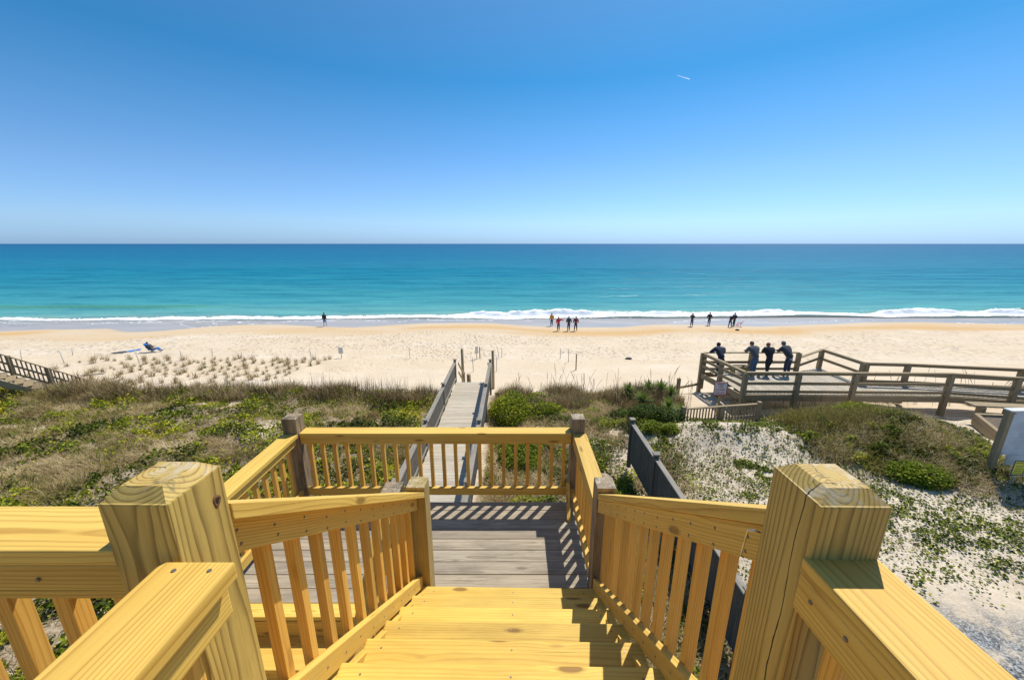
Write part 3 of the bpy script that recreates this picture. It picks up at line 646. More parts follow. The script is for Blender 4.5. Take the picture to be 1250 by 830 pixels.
#PART2
# ------------------------------------------------------------------ GREY WALKWAY TO THE BEACH
WZ = Z(-6.5); wx0, wx1 = -2.78, -1.06
wk = thing('walkway', 'bleached grey boardwalk running out over the dune to the beach', 'boardwalk', (-1.9, 11, WZ))
y = 17.1; nb_ = 0
bs = []
while y > 5.0: bs.append(y); y -= .1425
for q in range(0, len(bs)):
    if q >= 99: break
    mb = MB(); jx = random.uniform(-.012, .012)
    mb.beam((wx0 + .06 + jx, bs[q] - .07, WZ + random.uniform(-.003, .003)), (wx1 - .06 + jx, bs[q] - .07, WZ + random.uniform(-.003, .003)), .137, .034, .003); mb.build('walk_board', M['walk_grey'], wk)
for x in (wx0 + .1, wx1 - .1):
    mb = MB(); mb.beam((x, 5, WZ - .036), (x, 17.05, WZ - .036), .045, .22, 0); mb.build('joist', M['rail_grey'], wk)
for x, n, side in ((wx0, 1, 'left'), (wx1, -1, 'right')):
    th = thing('walkway_railing', f'weathered grey picket railing on the {side} side of the bleached boardwalk', 'railing', (x, 11, WZ), 'picket railings of the boardwalk')
    ys = [17.4, 14.2, 11.0, 7.8, 5.0]
    for j in range(len(ys)):
        mb = MB(); zt = Z(-5.47); mb.post(x - .05, x + .05, ys[j] - .05, ys[j] + .05, WZ - .9, zt, .004); po = mb.build('post', M['rail_grey'], th)
        mb = MB(); mb.post(x - .085, x + .085, ys[j] - .085, ys[j] + .085, zt, zt + .035, .008); pc = mb.build('post_cap', M['rail_grey'], th); pc.parent = po
        if j == len(ys) - 1: break
        y1, y0 = ys[j] - .05, ys[j + 1] + .05
        mb = MB(); mb.beam((x, y0, Z(-5.56)), (x, y1, Z(-5.56)), .145, .036, .004); mb.build('cap_rail', M['rail_grey'], th)
        for zz in (-5.60, -6.36):
            mb = MB(); mb.beam((x + n * .02, y0, Z(zz)), (x + n * .02, y1, Z(zz)), .036, .085, .002); mb.build('rail', M['rail_grey'], th)
        # picket panel: too many slats to part out, each panel one mesh
        mb = MB(); k = 0; yy = y0 + .06
        while yy < y1 - .03:
            mb.post(x - n * .020 - .018, x - n * .020 + .018, yy, yy + .036, Z(-6.46), Z(-5.60), 0); yy += .105
        mb.build('picket_panel', M['rail_grey'], th)
# steps off the end, poles
sb = thing('beach_steps', 'short flight of worn wooden steps from the boardwalk end to the sand', 'stairs', (-1.9, 17.6, Z(-7.3)))
for k in range(6):
    mb = MB(); mb.beam((-2.60, 17.28 + .28 * k, WZ - .18 * (k + 1)), (-1.2, 17.28 + .28 * k, WZ - .18 * (k + 1)), .27, .038, .004); mb.build('tread', M['walk_grey'], sb)
for x in (-2.62, -1.18):
    for zo in (0, -.45):
        mb = MB(); mb.beam((x, 17.45, Z(-5.62) + zo), (x, 19.3, Z(-6.85) + zo), .04, .09, .003); mb.build('handrail', M['plat_wood'], sb)
    mb = MB(); mb.post(x - .05, x + .05, 19.25, 19.35, Z(-8.5), Z(-6.75), .004); mb.build('post', M['plat_wood'], sb)
def pole(px, pyt, pyb, zb, r, label, mat, group=None, name='pole', cat='pole'):
    p = at(px, pyb, z=zb); D = p.y; top = at(px, pyt, y=D)
    g = gz(p.x, p.y)
    th = thing(name, label, cat, (p.x, p.y, g), group)
    V, Fc = tube([(0, 0, -.3), (0, 0, (top.z - g) * .5), (0, 0, top.z - g)], [r, r * .97, r * .93], 10)
    link('shaft', mk_mesh('shaft', V, Fc, M[mat], True), th); return th
pole(565.3, 426, 464, -7.9, .085, 'tall brown round pole beside the left end post of the boardwalk', 'plat_wood')
pole(602, 428, 463, -7.9, .085, 'tall brown round pole behind the right end post of the boardwalk', 'plat_wood')
pole(572.5, 457, 466, -7.4, .12, 'short stubby brown pile at the foot of the boardwalk steps', 'plat_wood')

# ------------------------------------------------------------------ DARK BOARD FENCE right of the deck
fx = 3.78
df = thing('board_fence', 'dark weathered vertical board fence running from the yucca patch back under the stair railing', 'fence', (fx, 7, Z(-6.6)))
ys = [10.75, 8.75, 6.75, 4.75, 2.75]
for j, yv in enumerate(ys):
    zt = Z(-5.33) ; mb = MB(); mb.post(fx - .055, fx + .055, yv - .055, yv + .055, Z(-7.0), zt, .004); dp_ = mb.build('post', M['dark_fence'], df)
    mb = MB(); mb.post(fx - .085, fx + .085, yv - .085, yv + .085, zt, zt + .03, .008); mb.build('post_cap', M['rail_grey'], df).parent = dp_
    if j == len(ys) - 1: break
    y1, y0 = yv - .055, ys[j + 1] + .055
    mb = MB(); mb.beam((fx, y0, Z(-5.43)), (fx, y1, Z(-5.43)), .13, .036, .004); mb.build('cap_rail', M['rail_grey'], df)
    mb = MB(); mb.beam((fx + .05, y0, Z(-5.47)), (fx + .05, y1, Z(-5.47)), .036, .085, .002); mb.build('rail', M['dark_fence'], df)
    yy = y0 + .005
    while yy < y1 - .09:
        mb = MB(); mb.prism([(fx - .012, yy, Z(-6.75)), (fx + .012, yy, Z(-6.75)), (fx + .012, yy + .100, Z(-6.75)), (fx - .012, yy + .100, Z(-6.75))],
                            [(fx - .012, yy, Z(-5.468)), (fx + .012, yy, Z(-5.468)), (fx + .012, yy + .100, Z(-5.468)), (fx - .012, yy + .100, Z(-5.468))], .002); mb.build('board', M['dark_fence'], df); yy += .128
# ------------------------------------------------------------------ LOW PICKET FENCE drifted over with sand
a = at(835, 497, z=-6.02); b_ = at(927.5, 491, z=-5.90)
pf = thing('picket_fence', 'short low picket fence half buried in the sand hummock before the viewing platform', 'fence', (a.x, a.y, gz(a.x, a.y)))
for t in (0, .5, 1):
    p = a.lerp(b_, t); mb = MB(); mb.post(p.x - .07, p.x + .07, p.y - .07, p.y + .07, p.z - 1.1, p.z + (.02 if t != .5 else -.10), .01); mb.build('post', M['plat_wood'], pf)
for dz in (-.05, -.52):
    mb = MB(); mb.beam(a + Vector((.07, 0, dz)), b_ + Vector((-.07, 0, dz)), .11 if dz > -.1 else .05, .045, .004); mb.build('rail', M['plat_wood'], pf)
n_ = 25
for i in range(n_):
    t = (i + .5) / n_; p = a.lerp(b_, t)
    if abs(t - .5) < .02: continue
    mb = MB(); mb.post(p.x - .019, p.x + .019, p.y - .02, p.y + .018, p.z - 1.0, p.z - .096, 0); mb.build('picket', M['plat_wood'], pf)

# ------------------------------------------------------------------ VIEWING PLATFORM on the right
PZ = -6.2; RT = -5.2
plat = thing('viewing_platform', 'weathered timber viewing platform and ramp above the sand at the right', 'platform', (12, 16.2, Z(PZ)))
corner = dict(fl=(9.46, 17.75), nl=(9.83, 14.92), fr=(14.25, 17.75), tip=(15.9, 18.4), bk=(15.95, 16.15))
def clipx(yv):   # left edge of the floor
    t = (yv - 14.92) / (17.75 - 14.92); return 9.83 + (9.46 - 9.83) * t
def nearY(x): return np.interp(x, [9.8, 14.4, 18.3, 20.6, 30], [14.92, 14.82, 14.75, 14.3, 12.4])
def farY(x): return np.interp(x, [9.4, 14.25, 15.9, 15.96, 17.8, 22, 30], [17.75, 17.75, 18.4, 16.15, 16.0, 15.3, 13.8])
x = 9.9
cnt = 0
while x < 25.5 and cnt < 100:
    wdt = .142; x1 = x + .136
    ya0, ya1 = nearY(x) + .0, nearY(x1); yb0, yb1 = farY(x), farY(x1)
    if x < 9.9: pass
    zz = Z(PZ) + random.uniform(-.003, .003)
    mb = MB(); mb.prism([(x, ya0, zz - .036), (x1, ya1, zz - .036), (x1, ya1, zz), (x, ya0, zz)], [(x, yb0, zz - .036), (x1, yb1, zz - .036), (x1, yb1, zz), (x, yb0, zz)], .003)
    mb.build('floor_board', M['walk_grey'], plat); x += .16; cnt += 1
def skirt(p, q, z0, h, w_=.05, nm='skirt_board'):
    mb = MB(); mb.beam((p[0], p[1], Z(z0)), (q[0], q[1], Z(z0)), w_, h, .003); mb.build(nm, M['plat_wood'], plat)
P_nl = (9.83, 14.90); P_fl = (9.46, 17.75)
near_pts = [(9.83, 14.88), (12.06, 14.86), (14.4, 14.80), (18.3, 14.72), (20.5, 14.28), (24.5, 13.45)]
for p, q in zip(near_pts[:-1], near_pts[1:]): skirt(p, q, PZ - .04, .26)
skirt(P_nl, P_fl, PZ - .04, .26)
far_pts = [(9.46, 17.78), (11.9, 17.80), (14.25, 17.80), (15.95, 18.45), (15.98, 16.18), (17.8, 16.03), (22, 15.33), (25.5, 14.6)]
for p, q in zip(far_pts[:-1], far_pts[1:]): skirt(p, q, PZ - .04, .24)
for j in range(1, 4): skirt((9.9, 14.95 + .7 * j), (14.2, 14.95 + .7 * j), PZ - .05, .2, .045, 'joist')
def rail_run(th, pts, zt, rails=(0, -.42, -.80), zts=None, posts=True, down=1.9, capw=.14):
    for i, (p, q) in enumerate(zip(pts[:-1], pts[1:])):
        z0 = (zts[i] if zts else zt); z1 = (zts[i + 1] if zts else zt)
        mb = MB(); mb.beam((p[0], p[1], Z(z0)), (q[0], q[1], Z(z1)), capw, .042, .005); mb.build('cap_rail', M['plat_wood'], th)
        for dz in rails:
            if dz == 0: mb = MB(); mb.beam((p[0], p[1], Z(z0) - .045), (q[0], q[1], Z(z1) - .045), .045, .10, .003); mb.build('rail', M['plat_wood'], th); continue
            mb = MB(); mb.beam((p[0], p[1], Z(z0 + dz)), (q[0], q[1], Z(z1 + dz)), .045, .13, .003); mb.build('rail', M['plat_wood'], th)
    if posts:
        for i, p in enumerate(pts):
            z0 = (zts[i] if zts else zt)
            mb = MB(); mb.post(p[0] - .085, p[0] + .085, p[1] - .085, p[1] + .085, Z(z0) - down, Z(z0) - .044, .006); mb.build('post', M['plat_wood'], th)
r1 = thing('platform_railing', 'weathered rail on the near side of the viewing platform and ramp', 'railing', (14, 14.8, Z(PZ)))
rail_run(r1, near_pts, RT, (0, -.45, -.82), zts=[-5.2, -5.2, -5.2, -5.2, -5.22, -5.25])
r2 = thing('platform_railing', 'weathered rail on the left side of the viewing platform, beside the warning sign', 'railing', (9.6, 16, Z(PZ)))
rail_run(r2, [P_nl, P_fl], RT, (0, -.30, -.60), posts=False)
for p in ((9.72, 16.5), (9.46, 17.78)):
    mb = MB(); mb.post(p[0] - .08, p[0] + .08, p[1] - .08, p[1] + .08, Z(-7.6), Z(RT) - .044, .006); mb.build('post', M['plat_wood'], r2)
r3 = thing('platform_railing', 'weathered rail on the seaward side of the platform where four people lean', 'railing', (12, 17.8, Z(PZ)))
rail_run(r3, [(9.56, 17.80), (11.9, 17.82), (14.25, 17.82)], RT, (-.45, -.80))
r4 = thing('platform_railing', 'angled rail at the back of the platform, right of the leaning people', 'railing', (15.9, 17.6, Z(PZ)))
rail_run(r4, [(14.33, 17.9), (15.9, 18.4)], -5.2, (-.38,), zts=[-5.5, -5.2], posts=False)
rail_run(r4, [(15.9, 18.45), (15.98, 16.2)], RT, (0, -.45))
r5 = thing('platform_railing', 'weathered rail on the far side of the ramp leading to the right edge', 'railing', (19, 16, Z(PZ)))
rail_run(r5, [(16.07, 16.15), (17.8, 16.0), (22, 15.3), (25.5, 14.55)], RT, (0, -.45, -.82))
# inner bench under the seaward rail
bn = thing('bench', 'pale timber bench end inside the platform beneath the seaward rail', 'bench', (11.0, 17.45, Z(PZ)))
mb = MB(); mb.beam((10.75, 17.45, Z(-5.78)), (11.55, 17.45, Z(-5.78)), .38, .04, .005); mb.build('seat', M['plat_wood'], bn)
for xx in (10.85, 11.45):
    mb = MB(); mb.post(xx - .045, xx + .045, 17.3, 17.6, Z(PZ), Z(-5.822), .004); mb.build('leg', M['pine_top'], bn)

# ------------------------------------------------------------------ post and rail stub left of platform
p0 = at(826.8, 481, z=-7.15)
st = thing('post_and_rail', 'low single-rail barrier with one post between yuccas and platform', 'fence', (p0.x, p0.y, gz(p0.x, p0.y)))
mb = MB(); mb.post(p0.x - .07, p0.x + .07, p0.y - .07, p0.y + .07, p0.z - .6, p0.z + .82, .006); mb.build('post', M['plat_wood'], st)
mb = MB(); mb.beam((p0.x + .07, p0.y, p0.z + .40), (9.38, 17.5, Z(-6.68)), .09, .10, .006); mb.build('rail', M['plat_wood'], st)

# ------------------------------------------------------------------ SIGNS
def text_mesh(body, size, mat, align='CENTER', ext=.0015, bold=.0):
    c = bpy.data.curves.new('lettering', 'FONT'); c.body = body; c.size = size; c.align_x = align; c.align_y = 'CENTER'; c.extrude = ext; c.resolution_u = 2; c.offset = bold
    o = bpy.data.objects.new('lettering', c); me = eval_mesh(o)
    me.materials.clear(); me.materials.append(mat); return me
M['sign_white'] = plain('sign_white', (.62, .63, .62), .45, var=.08, scale=8)
M['sign_board'] = plain('sign_board', (.46, .52, .58), .5, var=.10, scale=4)
M['sign_red'] = plain('sign_red', (.42, .035, .045), .5, var=.1)
M['sign_yellow'] = plain('sign_yellow', (.75, .68, .03), .5, var=.05)
M['sign_navy'] = plain('sign_navy', (.03, .05, .16), .5, var=.1)
M['ink'] = plain('ink', (.05, .05, .07), .6, var=.1)
M['ink_grey'] = plain('ink_grey', (.28, .31, .35), .6, var=.1)
def face_parts(th, center, parts, rx=0.0):
    """parts lie on a plate facing -y about center"""
    for me, name, dx, dz, off in parts:
        o = link(name, me, th); o.location = Vector(center) - Vector(th['_b']) + Vector((dx, -off, dz)); o.rotation_euler = (R(90) - rx, 0, 0)
        if name == 'panel': th['_panel'] = o.name
        elif th.get('_panel') and name != 'lower_panel':
            pn_ = bpy.data.objects[th['_panel']]; pn_.parent = th; o.parent = pn_; o.matrix_parent_inverse = Matrix.LocRotScale(pn_.location, pn_.rotation_euler, None).inverted()
def plate(wd, hd, th_, mat, ease=.004):
    bm = bmesh.new(); bmesh.ops.create_cube(bm, size=1)
    for v in bm.verts: v.co = Vector((v.co.x * wd, v.co.y * hd, v.co.z * th_))
    bmesh.ops.bevel(bm, geom=list(bm.edges), offset=ease, segments=2, affect='EDGES')
    me = bpy.data.meshes.new('plate'); bm.to_mesh(me); bm.free(); me.materials.append(mat); return me
def frame(wd, hd, t_, dpt, mat):
    bm = bmesh.new()
    for cx, cy, a_, b2 in ((0, hd / 2 - t_ / 2, wd, t_), (0, -hd / 2 + t_ / 2, wd, t_), (-wd / 2 + t_ / 2, 0, t_, hd - 2 * t_), (wd / 2 - t_ / 2, 0, t_, hd - 2 * t_)):
        r = bmesh.ops.create_cube(bm, size=1)
        for v in r['verts']: v.co = Vector((cx + v.co.x * a_, cy + v.co.y * b2, v.co.z * dpt))
    me = bpy.data.meshes.new('border'); bm.to_mesh(me); bm.free(); me.materials.append(mat); return me
p = at(876.5, 497, z=-6.7); ks = thing('warning_sign', 'white dune warning sign with red border and red lettering on a stake', 'sign', (p.x, p.y, gz(p.x, p.y)))
c = at(879.5, 474.5, y=p.y - .06)
mb = MB(); mb.beam((p.x, p.y, gz(p.x, p.y) - .3), (p.x + .03, p.y, c.z + .30), .09, .035, .003, side=Vector((1, 0, 0))) if False else mb.post(p.x - .045, p.x + .045, p.y - .02, p.y + .02, gz(p.x, p.y) - .3, c.z + .28, .003)
mb.build('stake', M['pine_top'], ks)
face_parts(ks, c, [(plate(.56, .60, .012, M['sign_white']), 'panel', 0, 0, 0), (frame(.56, .60, .030, .008, M['sign_red']), 'border', 0, 0, .008)])
for i, (tx, sz) in enumerate((('KEEP', .125), ('OFF', .125), ('DUNES', .125), ('$500 FINE', .085))):
    face_parts(ks, c, [(text_mesh(tx, sz, M['sign_red'], bold=.001), 'lettering', 0, .20 - .125 * i, .0085)])
face_parts(ks, c, [(text_mesh('TOWN ORDINANCE', .05, M['sign_red']), 'lettering', 0, -.245, .0085)])

# information board at right edge
gI = -6.5; pb = at(1203, 583, z=gI); yI = pb.y
ib = thing('information_board', 'large pale information board on two timber posts at the right edge', 'sign', (pb.x, yI, gz(pb.x, yI)))
ztop = at(1228, 501, y=yI).z; BW = 1.75
xl = pb.x + .02
for xx in (xl, xl + BW + .13):
    mb = MB(); mb.post(xx - .065, xx + .065, yI - .065, yI + .065, gz(xx, yI) - .4, ztop, .005); mb.build('post', M['plat_wood'], ib)
zb0 = at(1216, 554, y=yI).z
cI = Vector((xl + .065 + BW / 2 + .0, yI - .03, (ztop - .03 + zb0) / 2)); HB = ztop - .03 - zb0
face_parts(ib, cI, [(plate(BW, HB, .03, M['sign_board']), 'panel', 0, 0, 0)])
mb = MB(); mb.beam((xl - .08, yI, ztop + .036), (xl + BW + .22, yI, ztop + .036), .20, .035, .004); mb.build('cap_board', M['sign_white'], ib)
face_parts(ib, cI, [(plate(BW - .25, .32, .025, M['sign_board']), 'lower_panel', .12, -HB / 2 - .165, .0)])
# emblem: ring with a small wave inside, grey lines of text
def disc(r, seg, mat, rin=0, th_=.003):
    V = []; Fc = []
    for k in range(seg):
        a_ = 2 * math.pi * k / seg; V += [(math.cos(a_) * r, math.sin(a_) * r, th_), (math.cos(a_) * rin, math.sin(a_) * rin, th_), (math.cos(a_) * r, math.sin(a_) * r, 0), (math.cos(a_) * rin, math.sin(a_) * rin, 0)]
    for k in range(seg):
        a_, b2 = 4 * k, 4 * ((k + 1) % seg); Fc += [(a_, b2, b2 + 1, a_ + 1), (a_, a_ + 2, b2 + 2, b2), (a_ + 1, b2 + 1, b2 + 3, a_ + 3)]
    return mk_mesh('emblem', V, Fc, mat)
ex = -BW / 2 + .62
em = disc(.105, 32, M['sign_navy'], .055); face_parts(ib, cI, [(em, 'emblem', ex, HB / 2 - .13, .0155)])
for i in range(16):
    wl = (BW - .5) * random.uniform(.75, 1) if i > 2 else .65
    face_parts(ib, cI, [(plate(wl, .011, .002, M['ink_grey'], .0004), 'text_line', (-.05 if i > 2 else ex), HB / 2 - .31 - i * .052, .0165)])
for dx, dz in ((-BW / 2 + .05, HB / 2 - .05), (-BW / 2 + .05, -HB / 2 + .05)):
    face_parts(ib, cI, [(disc(.014, 12, M['ink'], 0, .006), 'bolt', dx, dz, .0155)])
py_ = at(1243.5, 571, y=yI - .35)
ys_ = thing('notice_sign', 'small yellow notice with navy border on a thin stake below the information board', 'sign', (py_.x, py_.y, gz(py_.x, py_.y)))
mb = MB(); mb.post(py_.x - .015, py_.x + .015, py_.y + .008, py_.y + .03, gz(py_.x, py_.y) - .2, py_.z + .18, .002); mb.build('stake', M['stake'], ys_)
face_parts(ys_, py_, [(plate(.36, .46, .010, M['sign_yellow']), 'panel', 0, 0, 0), (frame(.36, .46, .030, .006, M['sign_navy']), 'border', 0, 0, .007)])
face_parts(ys_, py_, [(text_mesh('NOTICE', .07, M['ink']), 'lettering', 0, .15, .0065)])
for i in range(5): face_parts(ys_, py_, [(plate(.22 - .03 * (i % 2), .016, .002, M['ink'], .0004), 'text_line', 0, .07 - .055 * i, .007)])

# planter / bench at right behind the sign
A_ = Vector((17.55, 13.0, 0)); B2 = Vector((16.55, 11.45, 0))
pn = thing('planter', 'low timber planter box filled with green leaves behind the information board', 'planter', (17.5, 12, gz(17.5, 12)))
zg = gz(17.4, 12.2)
Cc = A_ + Vector((5.5, -.6, 0)); Dd = B2 + Vector((5.5, -.6, 0))
for lv in range(2):
    zz = zg + .22 * (lv + 1)
    for p_, q_ in ((A_, B2), (A_, Cc), (B2, Dd)):
        mb = MB(); mb.beam((p_.x, p_.y, zz), (q_.x, q_.y, zz), .13, .215, .008); mb.build('timber', M['plat_wood'], pn)
mb = MB(); mb.prism([(A_.x + .1, A_.y - .05, zg + .1), (Cc.x, Cc.y - .05, zg + .1), (Cc.x, Cc.y - .05, zg + .36), (A_.x + .1, A_.y - .05, zg + .36)], [(B2.x + .1, B2.y + .05, zg + .1), (Dd.x, Dd.y + .05, zg + .1), (Dd.x, Dd.y + .05, zg + .36), (B2.x + .1, B2.y + .05, zg + .36)])
mb.build('soil', plain('soil', (.12, .09, .06), .95, var=.4, scale=12), pn)
b3 = thing('bench', 'weathered plank bench running along the back of the timber planter', 'bench', (19, 13.4, zg))
mb = MB(); mb.beam((17.75, 13.45, zg + .66), (23.4, 12.7, zg + .66), .42, .06, .008); mb.build('seat', M['plat_wood'], b3)
for xx in (18.0, 20.3, 22.7):
    mb = MB(); mb.post(xx - .09, xx + .09, 13.2 - (xx - 17.7) * .13, 13.4 - (xx - 17.7) * .13, zg - .1, zg + .598, .006); mb.build('leg', M['plat_wood'], b3)

# small sand-coloured sign boards on beach and the stakes
def small_sign(px, pt, pbm, zg_, wpx, label):
    p = at(px, pbm, z=zg_); g = gz(p.x, p.y); top = at(px, pt, y=p.y).z; s = p.y / .95 / F_PX
    th = thing('beach_sign', label, 'sign', (p.x, p.y, g))
    V, Fc = tube([(0, .02, -.2), (0, .02, top - g)], .025, 8); link('stake', mk_mesh('stake', V, Fc, M['plat_wood'], True), th)
    h_ = (top - g) * .55; face_parts(th, Vector((p.x, p.y - .01, top - h_ / 2)), [(plate(wpx * s, h_, .015, M['sign_white']), 'panel', 0, 0, 0)])
small_sign(417, 424, 438, -9.35, 5.5, 'small white sign on a stake alone on the sand left of the boardwalk')
small_sign(582, 423, 437.5, -9.35, 3.5, 'small narrow dark-backed sign on a stake beyond the boardwalk end')
stk = [(71.7, 426.7, 443, 78.5), (25, 427, 440, 26), (88, 426, 434, 88.5), (164.6, 428.7, 444, 170.7), (220, 428, 442, 222.4), (258.7, 425, 435.5, 259), (294.7, 430, 437, 295), (378, 425, 442, 380.4),
       (275.5, 462, 476, 277.5), (499.4, 424, 437.6, 500.3), (585.5, 423.5, 437.5, 585.8), (576.5, 436, 454, 578), (607.5, 425, 437, 609), (612.5, 425, 437, 612.6), (606.5, 435, 454, 606), (684, 425, 438, 684), (694, 426.6, 442, 694),
       (703.8, 432, 452, 703), (713, 455, 470, 713), (725, 462, 476, 725), (817, 458, 476, 817), (751.5, 479, 496, 751.5)]
sd = ['leaning stake at the far left of the planted sand', 'short stake beside the left beach stair rail', 'small far stake near the left edge of the beach', 'leaning stake beside the blue towel', 'stake in the middle of the planted grass rows', 'thin distant stake beyond the grass rows', 'shortest thin stake beyond the grass rows',
      'stake at the right end of the planted grass rows', 'white stake at the foot of the dune plants on the left', 'lone stake between the small sign and the boardwalk', 'pale stake just right of the dark-backed sign', 'bent stake above the boardwalk end steps', 'first stake right of the boardwalk end poles', 'second stake right of the boardwalk end poles', 'nearest stake hugging the right boardwalk pole',
      'left one of two thin stakes below the group of four', 'right one of two thin stakes below the group of four', 'dark stake standing in the bare sand right of the boardwalk', 'short stake at the dune edge left of the yuccas', 'second short stake at the dune edge left of the yuccas', 'thin stake at the yuccas beside the post and rail', 'dark short stake in front of the yucca bush']
for (px, pt, pbm, pxb), lb in zip(stk, sd):
    r_ = (pbm - 298) / F_PX; zg_ = -9.3
    yy = None
    # walk out along the sight line until it meets the ground
    qs = np.arange(12, 50, .1); d = at(pxb, pbm, y=1.0); i = int(np.argmax(CZ + (d.z - CZ) * qs <= land(d.x * qs, qs))); q = float(qs[i]); w_ = at(pxb, pbm, y=q)
    top = at(px, pt, y=q); g = gz(w_.x, w_.y)
    th = thing('marker_stake', lb, 'stake', (w_.x, w_.y, g), 'marker stakes in the sand')
    dx = top.x - w_.x
    V, Fc = tube([(0, 0, -.2), (dx * .5, 0, (top.z - g) * .5), (dx, 0, top.z - g)], .028 if 'dark' not in lb else .045, 6)
    link('shaft', mk_mesh('shaft', V, Fc, M['stake'] if 'dark' not in lb else M['plat_wood'], True), th)

# ------------------------------------------------------------------ LEFT BEACH STAIR
lt = thing('beach_staircase', 'weathered wooden beach stair with picket rails at the far left', 'stairs', (-22, 17.5, Z(-7.4)))
q0 = at(-60, 414, z=-4.05); q1 = at(118, 466.5, z=-7.15)
def lrail(off, label):
    th = thing('stair_railing', label, 'railing', (q1.x + off[0], q1.y + off[1], q1.z - .8))
    a_ = q0 + Vector((off[0], off[1], off[2])); b2 = q1 + Vector((off[0], off[1], off[2]))
    mb = MB(); mb.beam(a_, b2, .13, .04, .004); mb.build('cap_rail', M['plat_wood'], th)
    for dz in (-.40, -.82):
        mb = MB(); mb.beam(a_ + Vector((0, 0, dz)), b2 + Vector((0, 0, dz)), .045, .08, .002); mb.build('rail', M['plat_wood'], th)
    nn = 30
    for i in range(nn):
        t = (i + .5) / nn; p = a_.lerp(b2, t); mb = MB(); mb.post(p.x - .02, p.x + .02, p.y + .025, p.y + .06, p.z - .92, p.z - .05, 0); mb.build('picket', M['plat_wood'], th)
    for t in (0.02, .34, .62, .98):
        p = a_.lerp(b2, t); mb = MB(); mb.post(p.x - .07, p.x + .07, p.y - .06, p.y + .06, p.z - 2.0, p.z + .0, .004); mb.build('post', M['plat_wood'], th)
dv = (q1 - q0).normalized(); sd_ = Vector((dv.y, -dv.x, 0)).normalized() * 1.25
lrail((0, 0, 0), 'picket rail on the seaward side of the far left beach stair')
for k in range(17):
    t = (k + .5) / 17; p = q0.lerp(q1, t) + Vector((0, 0, -1.0)); mb = MB()
    side = Vector((dv.y, -dv.x, 0)).normalized()
    if side.y > 0: side = -side
    mb.beam(p, p + side * 1.3, .30, .04, .003); mb.build('tread', M['plat_wood'], lt)
side = Vector((dv.y, -dv.x, 0)).normalized(); side = -side if side.y > 0 else side
for o_2 in (.0, 1.3):
    mb = MB(); mb.beam(q0 + side * o_2 + Vector((0, 0, -1.05)), q1 + side * o_2 + Vector((0, 0, -1.05)), .05, .26, .003); mb.build('stringer', M['plat_wood'], lt)
pl = tag(link('post', None), '', ''); bpy.data.objects.remove(pl)
pp = at(2, 455, y=(q0.y + 1.2)); gp = thing('post', 'thick greenish post cut by the left edge beside the beach stair', 'post', (pp.x - .05, pp.y - .9, gz(pp.x, pp.y)))
mb = MB(); mb.post(pp.x - .2, pp.x, pp.y - 1.0, pp.y - .8, gz(pp.x, pp.y) - .2, at(0, 433, y=pp.y - .9).z, .006); mb.build('shaft', M['pine_top'], gp)
# ------------------------------------------------------------------ VEGETATION
M['leaf_green'] = leafmat('dune_leaf', [(0, (.03, .045, .006)), (.35, (.12, .155, .010)), (.7, (.34, .38, .018)), (1, (.65, .55, .04))], .35)
M['leaf_dark'] = leafmat('dark_leaf', [(0, (.03, .05, .010)), (.5, (.075, .11, .014)), (1, (.20, .26, .03))], .25)
M['leaf_bright'] = leafmat('bright_leaf', [(0, (.07, .10, .012)), (.5, (.20, .26, .018)), (1, (.48, .50, .06))], .4)
M['grass_dry'] = leafmat('dry_grass', [(0, (.13, .085, .035)), (.4, (.33, .235, .10)), (.75, (.55, .42, .21)), (1, (.78, .66, .42))], .25, .7)
M['grass_olive'] = leafmat('olive_grass', [(0, (.08, .075, .016)), (.5, (.22, .19, .035)), (1, (.46, .37, .11))], .3, .6)
M['twig'] = leafmat('twig', [(0, (.05, .035, .03)), (1, (.16, .12, .10))], 0, .8)
M['yucca'] = leafmat('yucca_leaf', [(0, (.045, .075, .018)), (.5, (.13, .19, .03)), (1, (.34, .40, .09))], .2, .6)

def rot_frames(n, up_bias=1.0):
    """random orthonormal frames (T,Bn,Nm) with normals leaning upward"""
    nm = rng.normal(size=(n, 3)); nm[:, 2] = np.abs(nm[:, 2]) + up_bias; nm /= np.linalg.norm(nm, axis=1, keepdims=True)
    r = rng.normal(size=(n, 3)); t = np.cross(nm, r); t /= np.linalg.norm(t, axis=1, keepdims=True); b = np.cross(nm, t)
    return t, b, nm
def leaves_mesh(name, P, size, mats, tint, base=(0, 0, 0), aspect=.62, up=1.0, matidx=None):
    n = len(P); t, b, nm = rot_frames(n, up); s = size[:, None]
    V = np.empty((n, 6, 3)); P = P - np.array(base)
    V[:, 0] = P - t * s * .5
    V[:, 1] = P - t * s * .12 + b * s * aspect * .5 + nm * s * .08; V[:, 2] = P + t * s * .25 + b * s * aspect * .38 + nm * s * .05
    V[:, 3] = P + t * s * .55 - nm * s * .10
    V[:, 4] = P + t * s * .25 - b * s * aspect * .38 + nm * s * .05; V[:, 5] = P - t * s * .12 - b * s * aspect * .5 + nm * s * .08
    i = np.arange(n) * 6
    F = np.concatenate([np.stack([i, i + 1, i + 2, i + 3], 1), np.stack([i, i + 3, i + 4, i + 5], 1)])
    return np_mesh(name, V.reshape(-1, 3), F, mats, np.repeat(tint, 6), None if matidx is None else np.concatenate([matidx, matidx]))
